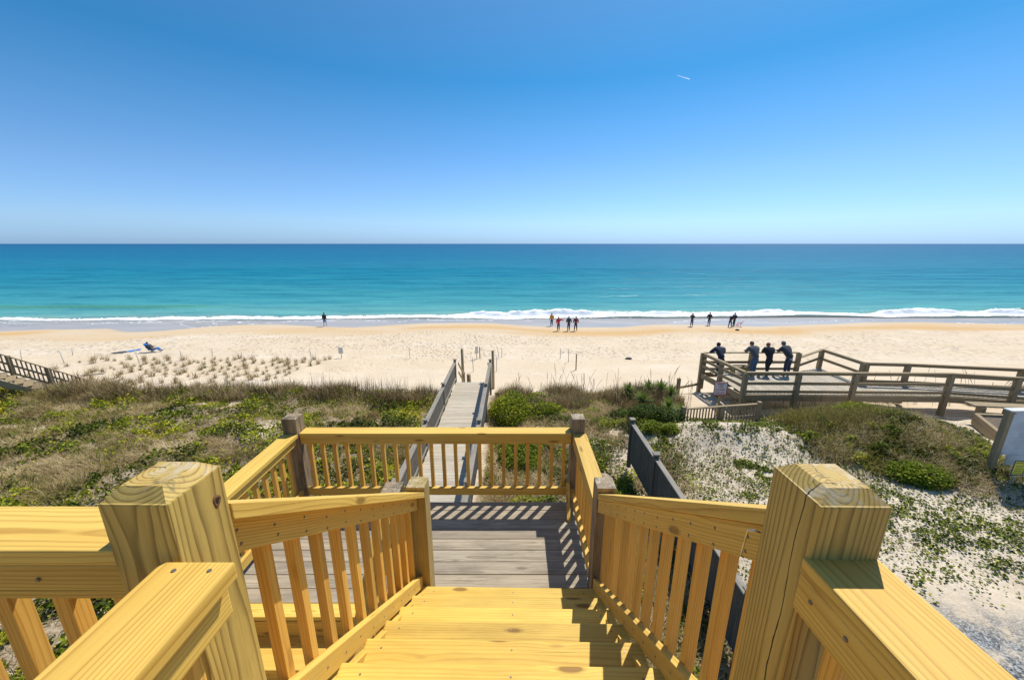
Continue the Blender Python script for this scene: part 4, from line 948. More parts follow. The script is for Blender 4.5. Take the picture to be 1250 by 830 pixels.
def blades_mesh(name, P, length, width, lean, mats, tint, base=(0, 0, 0), droop=.5, az=None):
    """curved two-segment blades; lean 0 = upright, 1 = lying"""
    n = len(P); P = P - np.array(base)
    a = rng.uniform(0, 2 * np.pi, n) if az is None else az
    h = np.stack([np.cos(a), np.sin(a), 0 * a], 1); sd = np.stack([-np.sin(a), np.cos(a), 0 * a], 1); z = np.array([0, 0, 1.0])
    l = length[:, None]; ln = np.clip(lean, 0, 1.3)[:, None]
    d1 = h * np.sin(ln * 1.2) + z * np.cos(ln * 1.2); l2 = ln + droop; d2 = h * np.sin(l2 * 1.2) + z * np.cos(l2 * 1.2)
    m = P + d1 * l * .5; e = m + d2 * l * .5; w_ = width[:, None] * .5
    V = np.empty((n, 6, 3)); V[:, 0] = P - sd * w_; V[:, 1] = P + sd * w_; V[:, 2] = m + sd * w_ * .8; V[:, 3] = m - sd * w_ * .8; V[:, 4] = e + sd * w_ * .15; V[:, 5] = e - sd * w_ * .15
    i = np.arange(n) * 6
    F = np.concatenate([np.stack([i, i + 1, i + 2, i + 3], 1), np.stack([i + 3, i + 2, i + 4, i + 5], 1)])
    return np_mesh(name, V.reshape(-1, 3), F, mats, np.repeat(tint, 6))
def stuff(name, me, label, cat):
    o = bpy.data.objects.new(name, me); COL.objects.link(o); o['kind'] = 'stuff'; o['label'] = label; o['category'] = cat; return o
def scatter(n, x0, x1, y0, y1, dens, near=True):
    """rejection-sample points by a density function; near=True puts more of them close by, where they show larger"""
    u = rng.random(n); y = (y0 + (y1 - y0) * u ** 1.15) if near else y0 + (y1 - y0) * u
    x = rng.uniform(x0, x1, n)
    keep = (rng.random(n) < dens(x, y)) & (np.abs(x) < (y + 1.2) * 1.62 + .8)
    on_walk = (x > -2.95) & (x < -.9) & (y < 18.6)
    keep &= ~on_walk
    x = x[keep]; y = y[keep]; return np.stack([x, y, land(x, y)], 1)
def green_n(x, y): return fbm(x * .45, y * .62, 80, 4)
def clump(x, y): return fbm(x * 2.3, y * 2.3, 81, 3)
def d_left_leaf(x, y):
    return (x < -2.9) * (sstep(.37, .50, green_n(x, y)) * .86 + .14) * sstep(.30, .55, clump(x, y)) * (1 - sstep(16.2, 17.6, y) * .8)
def d_left_dry(x, y): return (x < -2.9) * (1 - .80 * sstep(.42, .52, green_n(x, y))) * veg_cover(x, y)
def mound_w(x, y): return np.exp(-(((x - 12.6) / 2.8) ** 2 + ((y - 11.0) / 1.9) ** 2) * 1.1)

P = scatter(300000, -32, -2.9, 2.6, 18, d_left_leaf)
hh = .03 + .34 * sstep(.38, .66, fbm(P[:, 0] * 1.5, P[:, 1] * 1.5, 82, 3))
P[:, 2] += hh * rng.uniform(.15, 1.0, len(P))
tn = np.clip(.25 + (green_n(P[:, 0] * 1.7, P[:, 1] * 1.7) - .4) * 1.6 + rng.normal(0, .26, len(P)), 0, .93); tn[rng.random(len(P)) < .008] = 1.0
stuff('leafy_ground_cover', leaves_mesh('leafy_ground_cover', P, rng.uniform(.05, .12, len(P)), [M['leaf_green']], tn, up=.5), 'green leafy creepers patched over the dune left of the boardwalk', 'ground cover')
P = scatter(420000, -32, -2.9, 2.6, 18.1, lambda x, y: d_left_dry(x, y) * (.35 + .65 * sstep(.36, .52, fbm(x * 2.6, y * 2.6, 86, 3))))
tn = np.clip(.15 + fbm(P[:, 0] * .9, P[:, 1] * .9, 83) * .7 + rng.normal(0, .2, len(P)), 0, 1)
azd = fbm(P[:, 0] * .25, P[:, 1] * .25, 84) * 9 + rng.normal(0, .9, len(P))
stuff('dry_grass', blades_mesh('dry_grass', P, rng.uniform(.14, .36, len(P)) * (.5 + 1.3 * fbm(P[:, 0] * 1.3, P[:, 1] * 1.3, 85, 3)), rng.uniform(.007, .014, len(P)), rng.uniform(.25, 1.1, len(P)), [M['grass_dry']], tn, az=azd), 'brown matted dry grass over the dune left of the boardwalk', 'grass')
P = scatter(150000, -32, -2.9, 2.6, 17.9, lambda x, y: d_left_dry(x, y) * sstep(.40, .55, fbm(x * .6, y * .8, 90)))
tn = np.clip(rng.normal(.5, .25, len(P)), 0, 1)
stuff('olive_grass', blades_mesh('olive_grass', P, rng.uniform(.22, .5, len(P)), rng.uniform(.008, .014, len(P)), rng.uniform(.1, .6, len(P)), [M['grass_olive']], tn), 'olive green grass standing among the dry thatch of the left dune', 'grass')
# ridge grasses against the beach
def ridge(n, x0, x1, y0, y1): 
    x = rng.uniform(x0, x1, n); y = rng.uniform(y0, y1, n); k = (rng.random(n) < sstep(.36, .62, fbm(x * .7, y * .8, 91))) & ~((x > -3.0) & (x < -.85)); x = x[k]; y = y[k]
    return np.stack([x, y, land(x, y)], 1)
P = np.concatenate([ridge(52000, -32, -3, 15.6, 17.9), ridge(20000, -.8, 7.8, 15.0, 17.7)])
tn = np.clip(rng.normal(.30, .24, len(P)) + .5 * (fbm(P[:, 0] * .5, P[:, 1], 191) - .4), 0, 1)
stuff('ridge_grass', blades_mesh('ridge_grass', P, rng.uniform(.25, .62, len(P)) * (.05 + 1.9 * fbm(P[:, 0] * 1.1, P[:, 1], 92)), rng.uniform(.010, .018, len(P)), rng.uniform(.0, .4, len(P)), [M['grass_dry'], M['grass_olive']], tn), 'brown tufted grass along the crest of the dune above the beach', 'grass')
# bare twiggy shrubs on the crest: dark thin upright stems
xs = np.concatenate([rng.normal(c_, s_, k_) for c_, s_, k_ in ((-8.8, .45, 190), (-7.0, .5, 260), (-5.6, .35, 120), (-12, .8, 150), (-16.5, 1.0, 110), (-4.0, .35, 90), (-21, .8, 80))])
ysr = rng.uniform(15.9, 17.4, len(xs)); P = np.stack([xs, ysr, land(xs, ysr)], 1)
stuff('twiggy_brush', blades_mesh('twiggy_brush', P, rng.uniform(.40, 1.15, len(P)), rng.uniform(.010, .018, len(P)), rng.uniform(0, .6, len(P)), [M['twig']], rng.random(len(P)), droop=-.1), 'bare dark twiggy brush on the dune crest left of the boardwalk', 'brush')
# sea oats: tall stems with nodding heads
def sea_oats(xs, ys, hts, label):
    P = np.stack([xs, ys, land(xs, ys)], 1); Vs = []; Fs_ = []; tt = []; o = 0
    for p, h in zip(P, hts):
        a = rng.uniform(0, 6.28); ln = rng.uniform(.02, .28); pts = []
        for k in range(6):
            t = k / 5; r_ = ln * h * t * t * 1.3; pts.append((p[0] + math.cos(a) * r_, p[1] + math.sin(a) * r_, p[2] + h * t * (1 - .06 * t)))
        V, Fc = tube(pts, [.006] * 4 + [.014, .003] if rng.random() < .5 else .006, 4)
        Vs += [tuple(v) for v in V]; Fs_ += [tuple(i + o for i in f) for f in Fc]; tt += [rng.random()] * len(V); o += len(V)
    me = mk_mesh('sea_oats', Vs, Fs_, M['grass_dry']); a_ = me.attributes.new('tint', 'FLOAT', 'POINT'); a_.data.foreach_set('value', np.array(tt, np.float32) * .6)
    stuff('sea_oats', me, label, 'grass')
xs = np.concatenate([rng.uniform(-.6, 8.3, 46), rng.normal(4.2, 1.2, 20)]); sea_oats(xs, rng.uniform(15.4, 17.3, len(xs)), rng.uniform(.7, 1.75, len(xs)), 'tall thin sea oat stalks rising from the crest right of the boardwalk')
xs = rng.uniform(10.5, 26, 50); sea_oats(xs, rng.uniform(17.9, 19.3, 50), rng.uniform(.5, 1.6, 50), 'scattered sea oat stalks behind the viewing platform')
xs = rng.normal(10.6, 1.2, 34); sea_oats(xs, rng.uniform(13.2, 14.4, 34), rng.uniform(.5, 1.1, 34), 'straggly dry stalks before the near rail of the viewing platform')

# middle patch between boardwalk and dark fence
def d_mid(x, y): return (x > -.85) * (1 - sstep(3.7, 6.2, x + (y - 11) * -.25)) * (y < 17.4)
P = scatter(150000, -.9, 7.5, 3.5, 17.4, lambda x, y: d_mid(x, y) * (sstep(.34, .50, green_n(x + 7, y)) * .85 + .15) * sstep(.32, .52, clump(x, y)))
P[:, 2] += (.04 + .18 * sstep(.4, .7, clump(P[:, 0], P[:, 1]))) * rng.uniform(.25, 1, len(P))
tn = np.clip(.3 + (green_n(P[:, 0] * 1.7, P[:, 1] * 1.7) - .4) * 1.6 + rng.normal(0, .16, len(P)), 0, .93); tn[rng.random(len(P)) < .006] = 1
stuff('leafy_ground_cover', leaves_mesh('leafy_ground_cover', P, rng.uniform(.04, .095, len(P)), [M['leaf_green']], tn), 'green leafy creepers between the boardwalk and the dark board fence', 'ground cover')
P = scatter(130000, -.9, 7.5, 3.5, 17.6, lambda x, y: d_mid(x, y) * sstep(.30, .5, fbm(x * .6, y * .6, 93)))
tn = np.clip(.1 + fbm(P[:, 0] * .9, P[:, 1] * .9, 83) * .8 + rng.normal(0, .2, len(P)), 0, 1)
stuff('dry_grass', blades_mesh('dry_grass', P, rng.uniform(.16, .42, len(P)), rng.uniform(.007, .014, len(P)), rng.uniform(.3, 1.1, len(P)), [M['grass_dry']], tn), 'dry brown grass between the boardwalk and the dark board fence', 'grass')
# sandy lot: scattered round leaves
def d_right(x, y):
    base = sstep(3.9, 4.6, x) * sstep(5.4, 7.4, y + (fbm(x * .7, y * .7, 95) - .5) * 3) * (1 - sstep(13.6, 14.4, y))
    n = fbm(x * .8, y * .9, 96, 4); n2 = fbm(x * 4, y * 4, 97, 3)
    lim = 1 - sstep(14.6, 15.6, x + (y - 9.5) * .8)
    return base * (sstep(.46, .60, n) * (.22 + .5 * sstep(8.5, 10.5, y)) * sstep(.38, .55, n2) + .06 + .12 * sstep(.42, .58, n2)) * lim * (1 - .5 * np.exp(-(((x - 7.9) / 2.2) ** 2 + ((y - 12.0) / .9) ** 2)))
P = scatter(330000, 3.9, 17, 4.6, 14.4, d_right); P[:, 2] += rng.uniform(.005, .07, len(P))
tn = np.clip(rng.normal(.30, .24, len(P)), 0, .95)
stuff('sand_creeper', leaves_mesh('sand_creeper', P, rng.uniform(.028, .065, len(P)), [M['leaf_green']], tn, aspect=.9, up=1.2), 'small round green leaves sprinkled over the white sand lot', 'ground cover')
P = scatter(24000, 3.9, 17, 5.0, 14.4, lambda x, y: sstep(.52, .66, fbm(x * .6 + 4, y * .6, 63)) * sand_right(x, y) * sstep(6.2, 7.6, y) * .7)
stuff('dry_grass', blades_mesh('dry_grass', P, rng.uniform(.08, .26, len(P)), rng.uniform(.006, .011, len(P)), rng.uniform(.3, 1.1, len(P)), [M['grass_dry']], np.clip(rng.normal(.5, .25, len(P)), 0, 1)), 'wispy dry grass in patches of the white sand lot', 'grass')
# the grown mound
P = scatter(150000, 8.5, 17.6, 7.4, 14.4, lambda x, y: sstep(.22, .48, mound_w(x, y) + (fbm(x * .8, y * .8, 98) - .5) * .5) * (.12 + .88 * sstep(.37, .50, clump(x + 3, y))) * (1 - .6 * np.exp(-(((x - 11.8) / 1.3) ** 2 + ((y - 12.4) / .9) ** 2))))
P[:, 2] += (.05 + .22 * sstep(.4, .7, clump(P[:, 0], P[:, 1]))) * rng.uniform(.25, 1, len(P))
tn = np.clip(.35 + (green_n(P[:, 0] * 1.7, P[:, 1] * 1.7) - .4) * 1.8 + rng.normal(0, .16, len(P)), 0, .93); tn[rng.random(len(P)) < .008] = 1
stuff('leafy_ground_cover', leaves_mesh('leafy_ground_cover', P, rng.uniform(.045, .10, len(P)), [M['leaf_green']], tn), 'bright green leafy growth over the mound before the right ramp', 'ground cover')
P = scatter(60000, 8.5, 17, 9.0, 14.6, lambda x, y: sstep(.25, .6, np.exp(-(((x - 11.8) / 2.0) ** 2 + ((y - 12.6) / 1.3) ** 2)) + (fbm(x * .8, y * .8, 99) - .5) * .4) + .12 * (mound_w(x, y) > .3))
stuff('olive_grass', blades_mesh('olive_grass', P, rng.uniform(.2, .6, len(P)), rng.uniform(.008, .014, len(P)), rng.uniform(.05, .7, len(P)), [M['grass_olive']], np.clip(rng.normal(.5, .25, len(P)), 0, 1)), 'olive brown grass crowning the mound before the right ramp', 'grass')
P = scatter(50000, 8.5, 17.4, 7.8, 14.5, lambda x, y: sstep(.18, .45, mound_w(x, y) + (fbm(x * .9, y * .9, 198) - .5) * .5) * sstep(.38, .52, fbm(x * 2.2, y * 2.2, 199, 3)))
stuff('dry_grass', blades_mesh('dry_grass', P, rng.uniform(.14, .5, len(P)), rng.uniform(.007, .013, len(P)), rng.uniform(.1, 1.0, len(P)), [M['grass_dry']], np.clip(rng.normal(.62, .22, len(P)), 0, 1)), 'straw coloured dry grass mixed through the green mound before the right ramp', 'grass')
P = scatter(50000, 15.5, 30, 15.8, 19.5, lambda x, y: (y > farY(x) + .1) * sstep(.35, .55, fbm(x * .6, y, 101)) * .8)
stuff('ridge_grass', blades_mesh('ridge_grass', P, rng.uniform(.2, .5, len(P)), rng.uniform(.010, .018, len(P)), rng.uniform(.05, .6, len(P)), [M['grass_olive']], np.clip(rng.normal(.55, .25, len(P)), 0, 1)), 'green and brown grass strip behind the ramp at the right', 'grass')

# ---- individual plants
def foliage_ball(c, rad, n, size, mat, up=.5, seed=1, hollow=.35):
    d = rng.normal(size=(n, 3)); d[:, 2] = np.abs(d[:, 2]) * .9 - .15; d /= np.linalg.norm(d, axis=1, keepdims=True)
    az = np.arctan2(d[:, 1], d[:, 0]); lump = .72 + .55 * fbm(az * 1.3 + seed * 7, d[:, 2] * 2.2 + seed, 110 + seed, 3)
    r_ = lump * (hollow + (1 - hollow) * rng.random(n) ** .45)
    P = d * r_[:, None] * np.array(rad); P[:, 2] += .02
    g = land(P[:, 0] + c[0], P[:, 1] + c[1]) - c[2]; P[:, 2] = np.maximum(P[:, 2], g * .9 + .02)
    tn = np.clip(.30 + .45 * (fbm(P[:, 0] * 2.4 + seed, P[:, 1] * 2.4 + P[:, 2] * 2, 130, 3)) + rng.normal(0, .15, n), 0, 1)
    return leaves_mesh('foliage', P, rng.uniform(size * .7, size * 1.3, n), [mat], tn, up=up)
def bush(x, y, rad, n, size, mat, label, seed, stems=9):
    g = gz(x, y); th = thing('bush', label, 'bush', (x, y, g))
    link('foliage', foliage_ball((x, y, g), rad, n, size, M[mat], seed=seed), th)
    Vs = []; Fs_ = []; o = 0
    for k in range(stems):
        a = k * 2.4 + seed; r_ = .75
        V, Fc = tube([(math.cos(a) * .03, math.sin(a) * .03, -.1), (math.cos(a) * rad[0] * r_ * .4, math.sin(a) * rad[1] * r_ * .4, rad[2] * .4), (math.cos(a) * rad[0] * r_, math.sin(a) * rad[1] * r_, rad[2] * (.6 + .2 * (k % 3) / 2))], [.022, .015, .006], 5)
        Vs += V; Fs_ += [tuple(i + o for i in f) for f in Fc]; o += len(V)
    me = mk_mesh('stems', Vs, Fs_, M['twig']); link('stems', me, th); return th
def ground_hit(px, py):
    q = np.arange(4, 52, .05); d = at(px, py, y=1.0); xs_ = d.x * q; zs_ = CZ + (d.z - CZ) * q
    i = int(np.argmax(zs_ <= land(xs_, q))); return Vector((xs_[i], q[i], gz(xs_[i], q[i])))
h = ground_hit(622, 512); bush(-.05, 14.7, (.95, 1.3, .92), 5200, .075, 'leaf_green', 'rounded bright green shrub crowding the right rail of the boardwalk', 1)
bush(.25, 11.9, (.85, 1.2, .55), 3600, .08, 'leaf_bright', 'lower bright green shrub nearer the deck, beside the boardwalk', 2)
bush(1.55, 14.9, (.8, .6, .5), 2200, .075, 'leaf_green', 'green brown shrub right of the bright boardwalk shrub', 3)
for (px, py, rad, n, size, mat, lb, sd2) in (
    (762, 512, (.75, .55, .42), 2800, .06, 'leaf_dark', 'dark green low bush at the left of the yucca patch', 4),
    (790, 511, (.80, .6, .55), 3600, .06, 'leaf_dark', 'dark green dense bush in the middle of the yucca patch', 5),
    (815, 514, (.6, .5, .5), 2600, .06, 'leaf_dark', 'dark green bush at the right of the yucca patch by the picket fence', 6),
    (797, 526, (.42, .35, .34), 1300, .06, 'leaf_bright', 'small bright yellow-green bush below the yuccas', 7),
    (818, 527, (.30, .28, .30), 900, .06, 'leaf_bright', 'smallest bright green bush beside the picket fence post', 8),
    (1122, 583, (.85, .6, .35), 2600, .085, 'leaf_bright', 'bright green leafy clump on the face of the right mound', 9),
    (1190, 560, (.5, .4, .30), 1200, .06, 'leaf_green', 'grey green clump on the right flank of the mound near the sign', 10),
    (1048, 506, (.9, .6, .42), 2400, .06, 'leaf_green', 'brownish green bush on top of the right mound', 11)):
    h = ground_hit(px, py); bush(h.x, h.y, rad, n, size, mat, lb, sd2, 7)
bush(19.6, 12.2, (1.6, .7, .35), 2200, .10, 'leaf_bright', 'green leaves filling the timber planter box', 12, 7)
# yuccas
def yucca_mesh(n, rad):
    a = rng.uniform(0, 6.28, n); e = rng.uniform(-.15, 1.45, n); l = rng.uniform(.85, 1.2, n) * rad
    d = np.stack([np.cos(a) * np.cos(e), np.sin(a) * np.cos(e), np.sin(e)], 1); sd_ = np.stack([-np.sin(a), np.cos(a), 0 * a], 1)
    dr = np.array([0, 0, -1.0]) * (l * .10 * np.cos(e))[:, None]; w_ = .030
    P0 = d * .03; m = d * (l * .45)[:, None]; t_ = d * l[:, None] + dr
    V = np.empty((n, 6, 3)); V[:, 0] = P0 - sd_ * .012; V[:, 1] = P0 + sd_ * .012; V[:, 2] = m + sd_ * w_; V[:, 3] = m - sd_ * w_; V[:, 4] = t_ + sd_ * .002; V[:, 5] = t_ - sd_ * .002
    i = np.arange(n) * 6; F = np.concatenate([np.stack([i, i + 1, i + 2, i + 3], 1), np.stack([i + 3, i + 2, i + 4, i + 5], 1)])
    return np_mesh('rosette', V.reshape(-1, 3), F, [M['yucca']], np.repeat(np.clip(.2 + e * .45 + rng.normal(0, .12, n), 0, 1), 6))
for k, (px, py, hz, rd, lb) in enumerate(((766, 486, .35, .42, 'leftmost spiky yucca at the back of the patch'), (790, 484, .40, .42, 'spiky yucca second from the left at the back of the patch'), (806, 487, .45, .5, 'largest spiky yucca at the back of the patch'),
        (784, 500, .40, .52, 'spiky yucca in front at the left of the patch'), (818, 492, .45, .45, 'spiky yucca at the back right beside the rail post'), (815, 510, .45, .55, 'spiky yucca in front at the right of the patch'), (831, 509, .22, .42, 'low drooping yucca touching the picket fence post'))):
    h = ground_hit(px, py); th = thing('yucca', lb, 'yucca', tuple(h))
    V, Fc = tube([(0, 0, -.1), (.01, 0, hz * .6), (0, 0, hz)], [.06, .05, .045], 7); link('stem', mk_mesh('stem', V, Fc, M['twig']), th)
    link('leaves', yucca_mesh(70, rd), th, loc=(0, 0, hz))
# planted grass tufts in rows
tufts = []
for v_ in range(5):
    n = 52; ang = rng.uniform(0, 6.28, n); rr2 = rng.random(n) * .13; P = np.stack([np.cos(ang) * rr2, np.sin(ang) * rr2, -.02 + 0 * ang], 1)
    tufts.append(blades_mesh('beach_grass', P, rng.uniform(.18, .50, n), rng.uniform(.008, .015, n), rng.uniform(0, .7, n), [M['grass_olive'] if v_ == 1 else M['grass_dry']], np.clip(rng.normal(.36, .2, n), 0, 1), droop=.4))
row = 0; cnt = 0
for jx in range(20):
    for jy in range(13):
        x = -34.5 + jx * 1.02 + rng.normal(0, .10) - (12 - jy) * .05; y = 20.2 + jy * .76 + rng.normal(0, .10)
        if rng.random() < .14 or (jx < 6 and jy not in (11, 12) and rng.random() < .75) or x > -14.2 + (y - 29) * .0: continue
        o = tag(link('grass_tuft', tufts[int(rng.integers(5))]), 'tuft of brown green beach grass planted in rows on the sand at left', 'grass tuft', 'beach grass tufts planted in rows')
        o.location = (x, y, gz(x, y)); o.rotation_euler = (0, 0, rng.uniform(0, 6.28)); s_ = rng.uniform(.7, 1.65); o.scale = (s_, s_, s_)
# small litter and weed on the beach
def lump(name, p, r_, mat, label, cat, sc=(1, 1, .5), seed=0):
    bm = bmesh.new(); bmesh.ops.create_icosphere(bm, subdivisions=2, radius=r_)
    for v in bm.verts: v.co = Vector((v.co.x * sc[0], v.co.y * sc[1], v.co.z * sc[2])) * (.8 + .45 * random.random())
    me = bpy.data.meshes.new(name); bm.to_mesh(me); bm.free(); me.materials.append(mat)
    o = link(name, me); tag(o, label, cat); o.location = (p.x, p.y, gz(p.x, p.y) + r_ * sc[2] * .5); return o
M['cloth_black'] = plain('cloth_black', (.018, .018, .024), .85)
M['cloth_navy'] = plain('cloth_navy', (.02, .028, .05), .85)
M['cloth_charcoal'] = plain('cloth_charcoal', (.045, .048, .055), .85)
M['cloth_grey'] = plain('cloth_grey', (.085, .09, .10), .85)
M['denim'] = plain('denim', (.05, .105, .20), .85, scale=14)
M['denim_dark'] = plain('denim_dark', (.03, .045, .08), .85, scale=14)
M['cloth_red'] = plain('cloth_red', (.50, .02, .035), .8)
M['cloth_maroon'] = plain('cloth_maroon', (.17, .025, .04), .85)
M['cloth_orange'] = plain('cloth_orange', (.60, .27, .02), .8)
M['cloth_white'] = plain('cloth_white', (.55, .56, .58), .85)
M['cloth_blue'] = plain('cloth_blue', (.02, .17, .48), .75)
M['skin'] = plain('skin', (.46, .27, .19), .55, var=.08)
M['hair_dark'] = plain('hair_dark', (.025, .018, .014), .7)
M['hair_red'] = plain('hair_red', (.26, .075, .03), .7)
M['hair_brown'] = plain('hair_brown', (.16, .09, .05), .7)
M['hair_grey'] = plain('cap_grey', (.12, .125, .13), .7)
h = ground_hit(767, 438.5); lump('trash_bag', h, .22, M['cloth_charcoal'], 'small dark crumpled bag lying on the bare sand left of the platform', 'bag', (1.3, .8, .5))
h = ground_hit(900, 403.5); lump('bag', h, .20, M['cloth_black'], 'small black bag on the sand behind the people at the water', 'bag', (1.2, .8, .6))

# ------------------------------------------------------------------ PEOPLE
def skin_mesh(name, pts, edges, mat, root=0, sub=1):
    """continuous limb surface from joints: pts = [(co, radius or (rx, ry))]"""
    me = bpy.data.meshes.new(name); me.from_pydata([tuple(p[0]) for p in pts], edges, [])
    o = bpy.data.objects.new(name, me)
    o.modifiers.new('s', 'SKIN'); sv = me.skin_vertices[0].data
    for i, p in enumerate(pts): r_ = p[1]; sv[i].radius = (r_, r_) if not isinstance(r_, tuple) else r_; sv[i].use_root = (i == root)
    ss = o.modifiers.new('u', 'SUBSURF'); ss.levels = sub; ss.render_levels = sub
    m2 = eval_mesh(o); bpy.data.meshes.remove(me); m2.name = name
    m2.materials.clear(); m2.materials.append(mat)
    m2.polygons.foreach_set('use_smooth', [True] * len(m2.polygons)); return m2
def rotx(v, a, o): 
    d = Vector(v) - o; return o + Matrix.Rotation(a, 3, 'X') @ d
def person(px, py_or_loc, yaw, label, jacket, trousers, hair='hair_dark', lean=0, arms='down', legs=(.10, 0, 0), height=1.75, hand=False, group=None, sit=False, hem=None, bare_legs=False, floor=None):
    loc = py_or_loc; s = height / 1.75
    th = thing('person', label, 'person', tuple(loc), group); th.rotation_euler = (0, 0, yaw)
    hip = Vector((0, 0, .93)); lr_ = -lean
    if sit: hip = Vector((0, 0, .28))
    U = lambda v: rotx(v, lr_, Vector((0, 0, .93))) + (hip - Vector((0, 0, .93)))
    sp, st_, bend = legs
    pel = hip; waist = U((0, .0, 1.10)); chest = U((0, .01, 1.32)); neck = U((0, 0, 1.47)); hd0 = U((0, .03, 1.56)); hd = U((0, .035, 1.66)); hd1 = U((0, .025, 1.72))
    if lean > .3:  # look ahead instead of at the floor
        hd0 = neck + Vector((0, .075, .055)); hd = hd0 + Vector((0, .06, .07)); hd1 = hd + Vector((0, .01, .05))
    J = {}
    for sg in (-1, 1):
        sh = U((.185 * sg, 0, 1.41)); J['sh', sg] = sh
        if arms == 'down': el = sh + Vector((.07 * sg, -.03, -.28)); wr = el + Vector((.0, .07, -.25)); hn = wr + Vector((0, .02, -.09))
        elif arms == 'pocket': el = sh + Vector((.11 * sg, -.08, -.26)); wr = el + Vector((-.08 * sg, .13, -.17)); hn = wr + Vector((-.03 * sg, .03, -.06))
        elif arms == 'point':
            if sg == 1: el = sh + Vector((.27, .03, -.06)); wr = el + Vector((.25, .03, -.05)); hn = wr + Vector((.09, .01, -.01))
            else: el = sh + Vector((-.08, -.05, -.27)); wr = el + Vector((.03, .12, -.2)); hn = wr + Vector((0, .03, -.08))
        elif arms == 'face': el = sh + Vector((.05 * sg, .20, -.17)); wr = el + Vector((-.09 * sg, .08, .24)); hn = wr + Vector((-.03 * sg, .02, .08))
        elif arms == 'rail': el = Vector((.165 * sg, .48, 1.10)) ; wr = Vector((.02 * sg, .62, 1.11)); hn = wr + Vector((-.06 * sg, .05, -.01))
        elif arms == 'railwide': el = Vector((.33 * sg - .05, .40, 1.06)); wr = Vector((.17 * sg, .60, 1.07)); hn = wr + Vector((-.07 * sg, .05, 0))
        elif arms == 'swing': el = sh + Vector((.08 * sg, -.10 * sg, -.26)); wr = el + Vector((.04 * sg, .10 * sg, -.22)); hn = wr + Vector((0, .03 * sg, -.09))
        elif arms == 'lap': el = sh + Vector((.10 * sg, .10, -.26)); wr = el + Vector((-.10 * sg, .20, -.02)); hn = wr + Vector((-.04 * sg, .08, 0))
        elif arms == 'reach': el = sh + Vector((.04 * sg, .20, -.20)); wr = el + Vector((-.02 * sg, .17, -.16)); hn = wr + Vector((0, .05, -.07))
        J['el', sg] = el; J['wr', sg] = wr; J['hn', sg] = hn
        hp_ = hip + Vector((.09 * sg, 0, -.04)); dy = st_ * sg
        if sit:
            kn = Vector((.13 * sg, .42, .42)); an = Vector((.12 * sg, .72, .10)); to = an + Vector((.02 * sg, .14, .02))
        else:
            an = Vector((sp * sg, dy, .085)); kn = (hp_ + an) / 2 + Vector((0, .03 + bend * (1 if sg > 0 else .2), .02)); to = an + Vector((.02 * sg, .15, -.05))
        J['hp', sg] = hp_; J['kn', sg] = kn; J['an', sg] = an; J['to', sg] = to
    def add(pts, edges, prev, lst):
        for co, r_ in lst: pts.append((co, r_)); edges.append((prev, len(pts) - 1)); prev = len(pts) - 1
        return prev
    # body: one continuous figure
    pts = [(pel, (.10, .08))]; ed = []
    iw = add(pts, ed, 0, [(waist, (.12, .085)), (chest, (.14, .095))]); iN = add(pts, ed, iw, [(neck, .052), (hd0, .072), (hd, .088), (hd1, .07)])
    hi = iN - 1; hdv = (hd - hd0).normalized()
    add(pts, ed, hi, [(hd + Vector((0, .105, -.02)), .014)])
    for sg in (-1, 1): add(pts, ed, hi, [(hd + Vector((.092 * sg, 0, -.01)), .016)])
    for sg in (-1, 1):
        k = add(pts, ed, iw, [(J['sh', sg], .058), (J['el', sg], .04), (J['wr', sg], .027)])
        dr = (J['hn', sg] - J['wr', sg]).normalized(); sd_ = dr.cross(Vector((0, 1, .3))).normalized()
        k = add(pts, ed, k, [(J['wr', sg] + dr * .05, .032)])
        if hand:
            for q, (o_, l_) in enumerate(((-.030, .075), (-.010, .09), (.010, .085), (.030, .065))):
                add(pts, ed, k, [(J['wr', sg] + dr * .085 + sd_ * o_, .010), (J['wr', sg] + dr * (.085 + l_ * .55) + sd_ * o_ * 1.2 + Vector((0, 0, -.006)), .009), (J['wr', sg] + dr * (.085 + l_) + sd_ * o_ * 1.2 + Vector((0, 0, -.028)), .008)])
            add(pts, ed, k, [(J['wr', sg] + dr * .05 + sd_ * -.042 * sg, .011), (J['wr', sg] + dr * .085 + sd_ * -.055 * sg, .009)])
        else: add(pts, ed, k, [(J['hn', sg], .024), (J['hn', sg] + dr * .05, .015)])
        add(pts, ed, 0, [(J['hp', sg], .085), (J['kn', sg], .052), (J['an', sg], .036), (J['to', sg], .032)])
    S = lambda me: (me.transform(Matrix.Scale(s, 4)), me)[1]
    link('body', S(skin_mesh('body', pts, ed, M['skin'])), th)
    # jacket
    pts = [(pel + Vector((0, 0, -.05)), .17)]; ed = []
    pass
    k0 = add(pts, ed, 0, [(pel + Vector((0, 0, .06)), .165), (waist, (.165, .15)), (chest, (.225, .17))]); add(pts, ed, k0, [(neck + (hd0 - neck) * .35, .088)])
    for sg in (-1, 1): add(pts, ed, k0, [(J['sh', sg] * 1.0 + Vector((.015 * sg, 0, -.01)), .115), (J['el', sg], .078), (J['wr', sg] * .92 + J['el', sg] * .08, .045)])
    link('jacket', S(skin_mesh('jacket', pts, ed, M[jacket])), th)
    if hem:
        pts = [(pel + Vector((0, 0, .0)), .175), (pel + Vector((0, 0, -.13)), .172)]; link('shirt_hem', S(skin_mesh('shirt_hem', pts, [(0, 1)], M[hem])), th)
    pts = [(pel + Vector((0, -.005, .08)), .125), (pel + Vector((0, -.01, -.02)), .13)]; ed = [(0, 1)]
